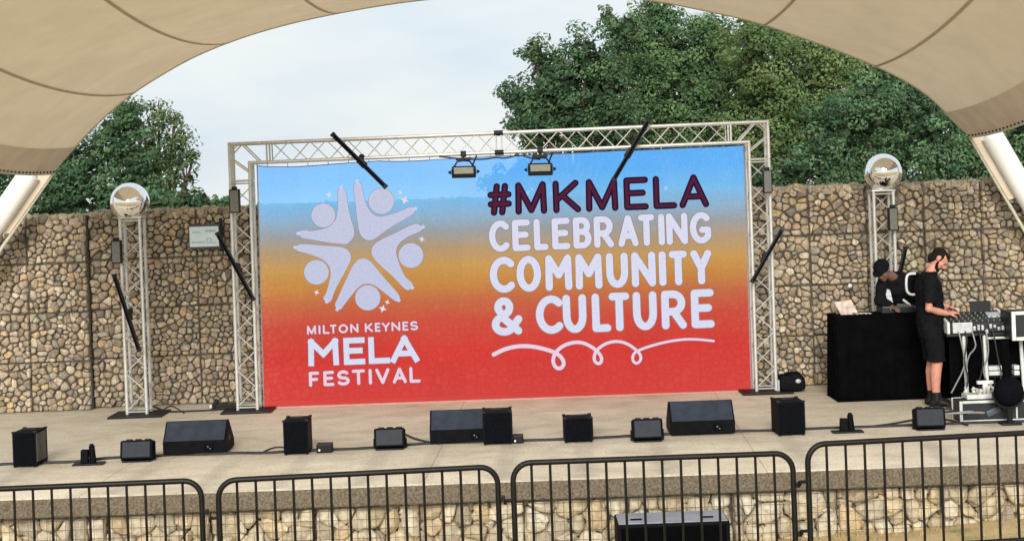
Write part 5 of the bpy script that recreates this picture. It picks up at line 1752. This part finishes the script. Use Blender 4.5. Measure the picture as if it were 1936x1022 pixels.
    r = empty('flight_case', ((a.x + b.x) / 2, y2 + .2, 0), 'low wide flight case with pale metal edging on the stage floor', 'flight case', 'flight cases with pale edging')
    cx, W, H = (a.x + b.x) / 2, b.x - a.x, b.z
    m = MB(); m.box((cx, y2 + .15, H / 2 + .004), (W - .012, .30, H - .014), bev=.004); m.build('panel_box', M_case, r)
    m = MB()
    for s in (-1, 1):
        for yy in (y2, y2 + .30):
            m.box((cx + s * (W / 2 - .010), yy, H / 2), (.030, .026, H), bev=.004)
    for yy in (y2, y2 + .30):
        m.box((cx, yy, H - .012), (W - .05, .024, .026), bev=.004); m.box((cx, yy, .014), (W - .05, .024, .026), bev=.004)
    x = P(1922, 780, y2).x
    m.box((x, y2 - .004, H / 2), (.018, .02, H - .06), bev=.004)
    m.build('edge_trim', mat('pale metal edge', (.62, .66, .63), .35, .4), r)
    m = MB(); m.box((P(1878, 780, y2).x, y2 - .004, H * .48), (.15, .02, .06), rot=Matrix.Rotation(-.4, 3, 'Y'), bev=.006); m.build('latch_plate', mat('dull blue grey', (.07, .09, .11), .4, .3), r)
    # white tray and stand bits on top of it
    p = P(1850, 752, y2 + .2)
    r = empty('cable_tray', (p.x, y2 + .2, H), 'white plastic tray and clips lying on the low flight case', 'tray')
    m = MB(); m.box((p.x, y2 + .2, H + .025), (.30, .22, .045), bev=.008); m.build('tray', M_white, r)
    m = MB(); rr = random.Random(9)
    for i in range(14):
        m.box((p.x - .16 + rr.random() * .34, y2 + .12 + rr.random() * .16, H + .06 + rr.random() * .05), (rr.uniform(.02, .06), rr.uniform(.02, .04), rr.uniform(.02, .08)), rot=Matrix.Rotation(rr.uniform(-.8, .8), 3, 'Y'), bev=.005)
    m.build_each('clip', mat('assorted clips', (.50, .49, .45), .5, .2, .6, 30), r)
    p = P(1862, 722, y2 + .25)
    r = empty('stand_head', (p.x, y2 + .25, H), 'white t-shaped stand head standing on the low flight case', 'stand')
    m = MB(); m.box((p.x, y2 + .25, p.z), (.17, .05, .035), bev=.006); m.build('crosspiece', M_white, r)
    m = MB(); m.box((p.x, y2 + .25, (p.z + H + .04) / 2), (.055, .045, p.z - H - .04), bev=.006); m.build('stem', M_white, r)
    m = MB(); m.path([(p.x + .05, y2 + .25, p.z - .02), (p.x + .09, y2 + .25, p.z - .08), (p.x + .06, y2 + .25, H + .05)], .012, 8); m.build('brace', M_rail, r, smooth=True)
    # ---- round black lamp
    c = P(1907, 740, 16.42); rad = 28 * 16.42 / F; H = 0.0
    r = empty('round_lamp', (c.x, 16.42, H), 'round black lamp head standing before the low flight case at the right edge', 'stage light')
    m = MB(); m.ball(c, (rad, rad * .75, rad), 32, 20); m.build('head', M_grille, r, smooth=True)
    m = MB(); m.path([(c.x + (rad + .012) * math.cos(math.radians(t)), c.y, c.z + (rad + .012) * math.sin(math.radians(t))) for t in range(180, 361, 12)], .014, 8)
    m.tube((c.x, c.y, c.z - rad - .02), (c.x, c.y, H), .03, 10); m.box((c.x, c.y, H + .01), (.2, .18, .024), bev=.006); m.build('yoke', M_black, r, smooth=True)
    m = MB(); m.tube((c.x, c.y + .04, c.z + rad * .8), (c.x - .01, c.y + .06, P(1904, 645, 16.42).z), .045, 12); m.build('rear_pole', M_cloth, r, smooth=True)
    # ---- coil of cables and plugs between man and case
    rr = random.Random(4)
    for i in range(7):
        m = MB()
        g = G(1792 + 7 * (i % 4), 765 + 7 * i)
        ph = rr.random() * 6
        m.path([(g.x + (.06 + .02 * i % 3) * math.cos(t * .7 + ph) + .012 * t, g.y + .05 * math.sin(t * .7 + ph), .012 + .022 * i + .01 * math.sin(t)) for t in range(12)], .010, 6)
        tag(m.build('cable_coil', M_cable if i % 3 else mat('grey cable', (.22, .22, .22), .6), None, smooth=True), 'tangled cable heaped on the stage floor between the man and the low flight case', 'cable', 'tangle of cables by the low flight case')
desk_area()

# ------------------------------------------------------------------ canopy
YC = 19.6
EDGE = [(100, 325), (128, 292), (168, 248), (212, 207), (253, 174), (300, 144), (350, 115), (400, 92), (450, 73), (500, 57), (560, 41), (620, 28), (700, 13), (780, 1), (880, -8), (980, -12), (1080, -11), (1180, -5), (1245, 2), (1320, 17), (1400, 34), (1460, 51), (1540, 79), (1600, 101), (1655, 124), (1705, 148), (1750, 176), (1780, 203), (1806, 232), (1834, 256)]
def canopy():
    E = [P(a, b, YC) for a, b in EDGE]
    E = [Vector(p) for p in chaikin([tuple(p) for p in E], 1, closed=False)]
    # resample by arc length
    Ls = [0]
    for a, b in zip(E[:-1], E[1:]): Ls.append(Ls[-1] + (b - a).length)
    NU, NV = 120, 44
    def edge(u):
        s = u * Ls[-1]
        for i in range(len(Ls) - 1):
            if Ls[i + 1] >= s - 1e-9:
                t = (s - Ls[i]) / (Ls[i + 1] - Ls[i] + 1e-12)
                return E[i].lerp(E[i + 1], t)
        return E[-1].copy()
    T_MID, T_SIDE = 2.6, 7.6     # unseen front edge, shaped short in the middle to let skylight onto the floor
    def S(u, v):
        q = min(1.0, max(0.0, (abs(2 * u - 1) - .16) / .44)); q = q * q * (3 - 2 * q)
        e = edge(u); t = v * (T_MID + (T_SIDE - T_MID) * q)
        b = 0.125 * math.sin(min(1, max(0, u / 0.5)) * math.pi) ** 0.7 * (1 if u < .5 else 0) if 0 < u < .5 else 0.0
        if u < 0.5: b = 0.035 + b * 0.75
        else: b = 0.035 * (1 - min(1, (u - .5) / .2))
        a = 0.020 + 0.006 * min(1, max(0, (u - .45) / .1))
        h = a * t * t - b * t
        return Vector((e.x * (1 + 0.006 * t), YC - t, e.z + h))
    root = empty('tensile_canopy', (0, YC, 3.0), 'large cream fabric canopy arching over the stage from corner to corner', 'canopy')
    m = bpy.data.materials.new('canopy fabric'); m.use_nodes = True
    n = m.node_tree; n.nodes.clear(); Lk = n.links.new
    o = n.nodes.new('ShaderNodeOutputMaterial'); d = n.nodes.new('ShaderNodeBsdfDiffuse'); t = n.nodes.new('ShaderNodeBsdfTranslucent'); mx = n.nodes.new('ShaderNodeMixShader')
    tc = n.nodes.new('ShaderNodeTexCoord'); z = n.nodes.new('ShaderNodeTexNoise'); z.inputs['Scale'].default_value = 1.3; z.inputs['Detail'].default_value = 7; z.inputs['Roughness'].default_value = .6
    Lk(tc.outputs['Object'], z.inputs[0])
    rp = n.nodes.new('ShaderNodeValToRGB'); rp.color_ramp.elements[0].position = .36; rp.color_ramp.elements[1].position = .62
    rp.color_ramp.elements[0].color = (0.70, 0.625, 0.495, 1); rp.color_ramp.elements[1].color = (0.84, 0.76, 0.615, 1)
    Lk(z.outputs[0], rp.inputs[0]); Lk(rp.outputs[0], d.inputs[0])
    t.inputs[0].default_value = (0.66, 0.53, 0.36, 1)
    mx.inputs[0].default_value = 0.36
    z2 = n.nodes.new('ShaderNodeTexNoise'); z2.inputs['Scale'].default_value = 7; z2.inputs['Detail'].default_value = 8; Lk(tc.outputs['Object'], z2.inputs[0])
    bp = n.nodes.new('ShaderNodeBump'); bp.inputs['Strength'].default_value = .30; bp.inputs['Distance'].default_value = .02; Lk(z2.outputs[0], bp.inputs['Height']); Lk(bp.outputs[0], d.inputs['Normal'])
    Lk(d.outputs[0], mx.inputs[1]); Lk(t.outputs[0], mx.inputs[2]); Lk(mx.outputs[0], o.inputs[0])
    V, Q = [], []
    for j in range(NV + 1):
        for i in range(NU + 1): V.append(S(i / NU, j / NV))
    for j in range(NV):
        for i in range(NU):
            k = j * (NU + 1) + i; Q.append((k, k + 1, k + NU + 2, k + NU + 1))
    mb = MB(); mb.add(V, Q); mb.build('fabric', m, root, smooth=True, auto=False)
    hemm = mat('doubled canopy hem', (0.66, 0.57, 0.455), .8, 0, .1, 4)
    seam = mat('canopy seam', (0.47, 0.395, 0.295), .8, 0, .1, 6)
    # seams running from the rear edge towards the front
    for px, py in ((253, 175), (430, 80), (640, 24), (1445, 46), (1655, 124)):
        p = P(px, py, YC)
        u = min((i / 600 for i in range(601)), key=lambda q: (edge(q) - p).length)
        V, Q = [], []
        for j in range(45):
            v = j / 44
            a, b = S(u - .0015, v), S(u + .0015, v)
            V += [a - ZV * .010 - (a * 0), b - ZV * .010]
        for j in range(44): Q.append((2 * j, 2 * j + 1, 2 * j + 3, 2 * j + 2))
        mb = MB(); mb.add(V, Q); mb.build('seam', seam, root, smooth=True, auto=False)
    # doubled hems along the two low sides
    for u0, u1 in ((0.0, .034), (1.0, .966)):
        V, Q = [], []
        for j in range(45):
            for i in range(5):
                q = S(u0 + (u1 - u0) * i / 4, j / 44); sgn = 1 if u0 == 0 else -1
                V.append(q + Vector((sgn * .008, 0, -.008)))
        for j in range(44):
            for i in range(4):
                k = j * 5 + i; Q.append((k, k + 1, k + 6, k + 5))
        mb = MB(); mb.add(V, Q); mb.build('hem', hemm, root, smooth=True, auto=False)
        mb = MB(); mb.path([S(u0, j / 44) + Vector((0, 0, -.012)) for j in range(45)], .022, 8)
        o_ = mb.build('edge_rope', M_rail, root, smooth=True)
        mb = MB()
        for j in range(0, 60):
            q = S(u0, j / 60 * .98 + .005); sgn = 1 if u0 == 0 else -1
            mb.box(q + Vector((sgn * .022, 0, .004)), (.018, .03, .03))
        mb.build_each('eyelet', M_black, root)
    mb = MB(); mb.path([S(i / 200, 0) for i in range(201)], .016, 8); mb.build('rear_edge_cable', M_rail, root, smooth=True)
    # corner fittings, poles and edge rails
    for u0, sg in ((0.0, -1), (1.0, 1)):
        c = S(u0, 0)
        pr = empty('canopy_pole', (c.x + sg * 2.6, YC - .3, -0.8), 'thick white leaning pole holding up the %s corner of the canopy' % ('left' if sg < 0 else 'right'), 'pole', 'leaning canopy poles')
        top = P(52, 335, YC - .1) if sg < 0 else P(1879, 262, YC - .1)
        d = (P(-70, 512, YC - .1) - P(52, 335, YC - .1)) if sg < 0 else (P(2000, 470, YC - .1) - P(1879, 262, YC - .1))
        d.normalize()
        Ln = (top.z + 1.0) / -d.z
        mb = MB(); mb.tube(top - d * .05, top + d * Ln, .132, 28, r2=.138); mb.build('shaft', M_pole, pr, smooth=True)
        mb = MB(); mb.tube(top - d * .09, top - d * .04, .07, 16, r2=.11); mb.box(top - d * .10, (.05, .16, .16), bev=.01); mb.build('head_fitting', M_pole, pr, smooth=True)
        # pale edge rail parallel to the pole with its bolts
        off = Vector((-sg * .20, .12, .02))
        r0 = c + Vector((0, 0.02, -.01)); r1 = r0 + d * (Ln + .15)
        mb = MB()
        mb.tube(r0, r1, .022, 10); ro = mb.build('edge_rail', M_rail, pr, smooth=True)
        mb = MB()
        for q in range(2, 26):
            pt = r0 + d * (q * .19)
            mb.box(pt + Vector((sg * .036, -.01, .012)), (.05, .04, .035), bev=.006)
        mb.build_each('rail_clip', mat('dull clips', (.16, .15, .11), .6), pr)
        # corner web plate between rail and pole
        mb = MB()
        mb.prism([c + Vector((0, -.02, -.01)), c + Vector((sg * .02, -.02, -.02)) + d * .9, top + d * .8 , top + Vector((0, -.0, .03))], (0, .012, 0))
        mb.build('corner_web', hemm, pr)
canopy()

# ------------------------------------------------------------------ trees behind the wall
def leaf_mat():
    m = bpy.data.materials.new('leaves'); m.use_nodes = True
    n = m.node_tree; n.nodes.clear(); L = n.links.new
    o = n.nodes.new('ShaderNodeOutputMaterial'); p = n.nodes.new('ShaderNodeBsdfPrincipled'); t = n.nodes.new('ShaderNodeBsdfTranslucent'); mx = n.nodes.new('ShaderNodeMixShader')
    a = n.nodes.new('ShaderNodeAttribute'); a.attribute_name = 'tint'
    p.inputs['Roughness'].default_value = .7; p.inputs['Specular IOR Level'].default_value = .12
    L(a.outputs['Color'], p.inputs['Base Color']); L(a.outputs['Color'], t.inputs[0])
    mx.inputs[0].default_value = .32
    L(p.outputs[0], mx.inputs[1]); L(t.outputs[0], mx.inputs[2]); L(mx.outputs[0], o.inputs[0])
    return m
M_leaf = leaf_mat()
M_bark = mat('bark', (0.10, 0.075, 0.052), .9, 0, .3, 12, .5, 30)

def tree(D, label, blobs, cols, seed, trunk_px, nleaf=1.0, leaf=0.048, fill=1.0, cat='tree'):
    rng = np.random.default_rng(seed)
    cs = [P(bx, by, D + rng.uniform(-.6, .6) * br * D / F) for bx, by, br in blobs]
    rs = [br * D / F for _, _, br in blobs]
    base = P(trunk_px, 400, D); gz = ground_z(0, D)
    root = empty('broadleaf_tree', (base.x, D, gz), label, cat, 'trees behind the stage wall')
    mb = MB()
    topc = max(cs, key=lambda c: c.z)
    cen = sum(cs, Vector()) / len(cs)
    fork = Vector((base.x, D, gz + (cen.z - gz) * .55))
    mb.path([(base.x, D, gz - .1), (base.x + .05, D, gz + (fork.z - gz) * .5), fork], [.26, .20, .16], 10)
    for c, r in zip(cs, rs):
        mid = fork.lerp(c, .5) + Vector((0, 0, r * .15))
        mb.path([fork - ZV * .05, mid, c, c + Vector((rng.uniform(-.4, .4), rng.uniform(-.3, .3), .7)) * r], [.07, .04, .018, .007], 7)
        for _ in range(9):
            d = Vector(rng.normal(size=3)); d.normalize()
            if d.z < -.3: d.z *= -.5
            q = c + d * r * rng.uniform(.85, 1.12)
            mb.path([c - d * r * .1, c.lerp(q, .5) + Vector(rng.normal(size=3)) * r * .07, q], [.014, .009, .004], 5)
    mb.build('trunk', M_bark, root, smooth=True)
    P_, N_, T_, Z_ = [], [], [], []
    cols = np.array(cols)
    for c, r in zip(cs, rs):
        c = np.array(c)
        ns = int(max(10, 34 * (r / 0.8) ** 1.6))
        dirs = rng.normal(size=(ns, 3)); dirs /= np.linalg.norm(dirs, axis=1)[:, None]
        dirs[:, 1] = np.where(dirs[:, 1] > .35, -dirs[:, 1], dirs[:, 1])      # mostly the side that can be seen
        rad = r * rng.uniform(.35, 1.08, ns) ** .6
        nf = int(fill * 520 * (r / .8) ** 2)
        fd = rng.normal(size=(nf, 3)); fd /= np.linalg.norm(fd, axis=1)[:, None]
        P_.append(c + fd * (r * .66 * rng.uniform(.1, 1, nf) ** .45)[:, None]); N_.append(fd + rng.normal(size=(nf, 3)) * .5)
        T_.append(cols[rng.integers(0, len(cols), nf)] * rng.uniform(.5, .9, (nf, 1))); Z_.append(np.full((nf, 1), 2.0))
        far = rng.uniform(size=ns) < .12
        rad = np.where(far, r * rng.uniform(1.05, 1.28, ns), rad)
        for k in range(ns):
            sc = c + dirs[k] * rad[k]
            sr = r * rng.uniform(.13, .27) + .06
            if far[k]: sr *= .55
            nl = int(nleaf * 40 * (sr / .22) ** 2 * (0.085 / leaf) ** 2 * .9) + 8
            d = rng.normal(size=(nl, 3)); d /= np.linalg.norm(d, axis=1)[:, None]
            d[:, 2] += .25
            pos = sc + d * sr * (rng.uniform(.45, 1.06, nl) ** .5)[:, None] * np.array([1.15, 1, .8])
            nrm = d * 1.0 + rng.normal(size=(nl, 3)) * .42 + np.array([0, -.1, .30])
            nrm /= np.linalg.norm(nrm, axis=1)[:, None]
            w_ = rng.dirichlet(np.ones(len(cols)) * .55)
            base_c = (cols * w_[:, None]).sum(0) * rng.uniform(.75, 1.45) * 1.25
            tint = base_c[None, :] * rng.uniform(.88, 1.12, (nl, 1)) * (1 + rng.normal(size=(nl, 3)) * .05)
            P_.append(pos); N_.append(nrm); T_.append(tint); Z_.append(np.ones((nl, 1)))
    pos = np.concatenate(P_); nrm = np.concatenate(N_); tint = np.clip(np.concatenate(T_), .004, .5)
    n = len(pos)
    a = np.cross(nrm, rng.normal(size=(n, 3))); a /= np.linalg.norm(a, axis=1)[:, None] + 1e-9
    b = np.cross(nrm, a)
    nrm /= np.linalg.norm(nrm, axis=1)[:, None] + 1e-9
    sz = leaf * rng.uniform(.55, 1.25, (n, 1)) * np.concatenate(Z_)
    fold = nrm * sz * .18
    v0 = pos - a * sz * .75; v1 = pos + b * sz * .42 + fold; v2 = pos + a * sz * .75; v3 = pos - b * sz * .42 + fold
    V = np.stack([v0, v1, v2, v3], 1).reshape(-1, 3)
    Fq = np.arange(4 * n).reshape(-1, 4)
    # split along the midrib into two triangles -> quads folded at v0-v2
    Ft = np.concatenate([Fq[:, [0, 1, 2]], Fq[:, [0, 2, 3]]], 0)
    C = np.repeat(np.concatenate([tint, np.ones((n, 1))], 1), 4, axis=0)
    np_mesh('crown', V, Ft, M_leaf, root, C, off=root.location)
    return n

DARK = [(0.038, 0.085, 0.046), (0.059, 0.115, 0.061), (0.086, 0.149, 0.072), (0.116, 0.178, 0.081)]
MIDG = [(0.065, 0.129, 0.061), (0.110, 0.184, 0.081), (0.158, 0.230, 0.096), (0.078, 0.145, 0.075)]
OLIV = [(0.076, 0.134, 0.052), (0.128, 0.185, 0.070), (0.170, 0.215, 0.084), (0.090, 0.148, 0.060)]
BLUE = [(0.055, 0.112, 0.062), (0.095, 0.165, 0.082), (0.150, 0.225, 0.112), (0.070, 0.130, 0.068)]
nl = 0
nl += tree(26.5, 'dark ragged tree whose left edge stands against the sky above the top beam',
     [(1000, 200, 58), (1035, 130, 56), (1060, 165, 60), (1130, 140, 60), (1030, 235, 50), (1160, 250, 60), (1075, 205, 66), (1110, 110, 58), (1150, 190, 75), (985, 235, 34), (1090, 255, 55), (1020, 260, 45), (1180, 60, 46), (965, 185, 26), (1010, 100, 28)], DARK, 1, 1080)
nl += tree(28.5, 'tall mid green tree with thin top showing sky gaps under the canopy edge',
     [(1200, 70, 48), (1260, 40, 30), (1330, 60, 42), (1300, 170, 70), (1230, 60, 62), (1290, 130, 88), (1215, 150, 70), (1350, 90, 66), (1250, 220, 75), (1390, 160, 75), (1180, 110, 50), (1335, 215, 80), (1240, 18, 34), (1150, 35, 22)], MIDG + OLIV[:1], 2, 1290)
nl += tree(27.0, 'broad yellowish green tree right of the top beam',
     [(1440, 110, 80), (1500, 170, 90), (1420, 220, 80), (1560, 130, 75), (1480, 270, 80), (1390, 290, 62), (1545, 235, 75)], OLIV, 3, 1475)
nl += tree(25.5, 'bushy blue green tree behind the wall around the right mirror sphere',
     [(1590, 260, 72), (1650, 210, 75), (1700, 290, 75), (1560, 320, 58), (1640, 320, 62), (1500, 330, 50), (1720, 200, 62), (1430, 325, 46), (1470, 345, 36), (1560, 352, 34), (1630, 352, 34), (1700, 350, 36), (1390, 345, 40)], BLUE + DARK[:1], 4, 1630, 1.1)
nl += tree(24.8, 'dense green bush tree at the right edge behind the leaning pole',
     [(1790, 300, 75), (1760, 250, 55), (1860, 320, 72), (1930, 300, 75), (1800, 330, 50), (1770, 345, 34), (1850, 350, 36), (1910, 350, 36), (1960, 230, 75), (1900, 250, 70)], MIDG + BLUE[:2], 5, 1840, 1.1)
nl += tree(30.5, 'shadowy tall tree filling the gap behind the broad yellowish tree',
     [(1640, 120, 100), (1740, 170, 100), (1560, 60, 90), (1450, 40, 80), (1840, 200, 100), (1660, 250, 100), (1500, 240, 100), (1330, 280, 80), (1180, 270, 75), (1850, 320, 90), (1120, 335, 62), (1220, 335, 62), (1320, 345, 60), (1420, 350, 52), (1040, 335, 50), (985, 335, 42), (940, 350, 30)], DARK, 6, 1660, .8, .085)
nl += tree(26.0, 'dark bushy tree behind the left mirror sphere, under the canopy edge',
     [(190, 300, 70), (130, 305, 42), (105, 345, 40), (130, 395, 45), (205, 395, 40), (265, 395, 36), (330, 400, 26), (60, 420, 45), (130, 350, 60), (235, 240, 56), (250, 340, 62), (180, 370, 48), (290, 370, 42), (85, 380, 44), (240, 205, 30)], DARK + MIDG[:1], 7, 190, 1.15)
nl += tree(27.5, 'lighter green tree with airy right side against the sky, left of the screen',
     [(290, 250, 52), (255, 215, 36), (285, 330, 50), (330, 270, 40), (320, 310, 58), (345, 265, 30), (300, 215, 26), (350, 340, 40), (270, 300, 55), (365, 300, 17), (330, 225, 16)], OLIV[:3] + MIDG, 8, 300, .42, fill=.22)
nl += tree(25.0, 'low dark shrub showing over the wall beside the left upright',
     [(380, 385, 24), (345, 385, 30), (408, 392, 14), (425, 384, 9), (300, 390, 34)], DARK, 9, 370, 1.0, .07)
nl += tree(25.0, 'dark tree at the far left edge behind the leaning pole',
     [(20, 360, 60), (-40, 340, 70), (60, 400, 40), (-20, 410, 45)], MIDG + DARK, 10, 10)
print('leaves', nl)

# ------------------------------------------------------------------ dry grass in front of the stage
def grass():
    rng = np.random.default_rng(12)
    n = 9000
    x = rng.uniform(-6.5, 7.5, n); y = rng.uniform(11.6, 14.32, n)
    keep = ~((x > 0.7) & (x < 2.1) & (y > 13.25) & (y < 13.85))
    x, y = x[keep], y[keep]; n = len(x)
    z = np.array([ground_z(a, b) for a, b in zip(x, y)])
    h = rng.uniform(.015, .06, n) * np.where(y > 14.1, 1.6, 1)
    ang = rng.uniform(0, 6.28, n); wv = rng.uniform(.003, .006, n)
    lx, ly = rng.normal(size=n) * .03, rng.normal(size=n) * .03
    dx, dy = np.cos(ang) * wv, np.sin(ang) * wv
    v0 = np.stack([x - dx, y - dy, z - .01], 1); v1 = np.stack([x + dx, y + dy, z - .01], 1); v2 = np.stack([x + lx, y + ly, z + h], 1)
    V = np.stack([v0, v1, v2], 1).reshape(-1, 3)
    pal = np.array([(.62, .47, .24), (.52, .38, .18), (.24, .27, .09), (.70, .56, .32)])
    c = pal[rng.choice(4, n, p=[.4, .3, .15, .15])] * rng.uniform(.8, 1.15, (n, 1))
    C = np.repeat(np.concatenate([c, np.ones((n, 1))], 1), 3, axis=0)
    o = np_mesh('dry_grass', V, np.arange(3 * n).reshape(-1, 3), M_leaf, None, C)
    tag(o, 'short dry straw grass at the foot of the stage', 'grass', None, 'stuff')
grass()
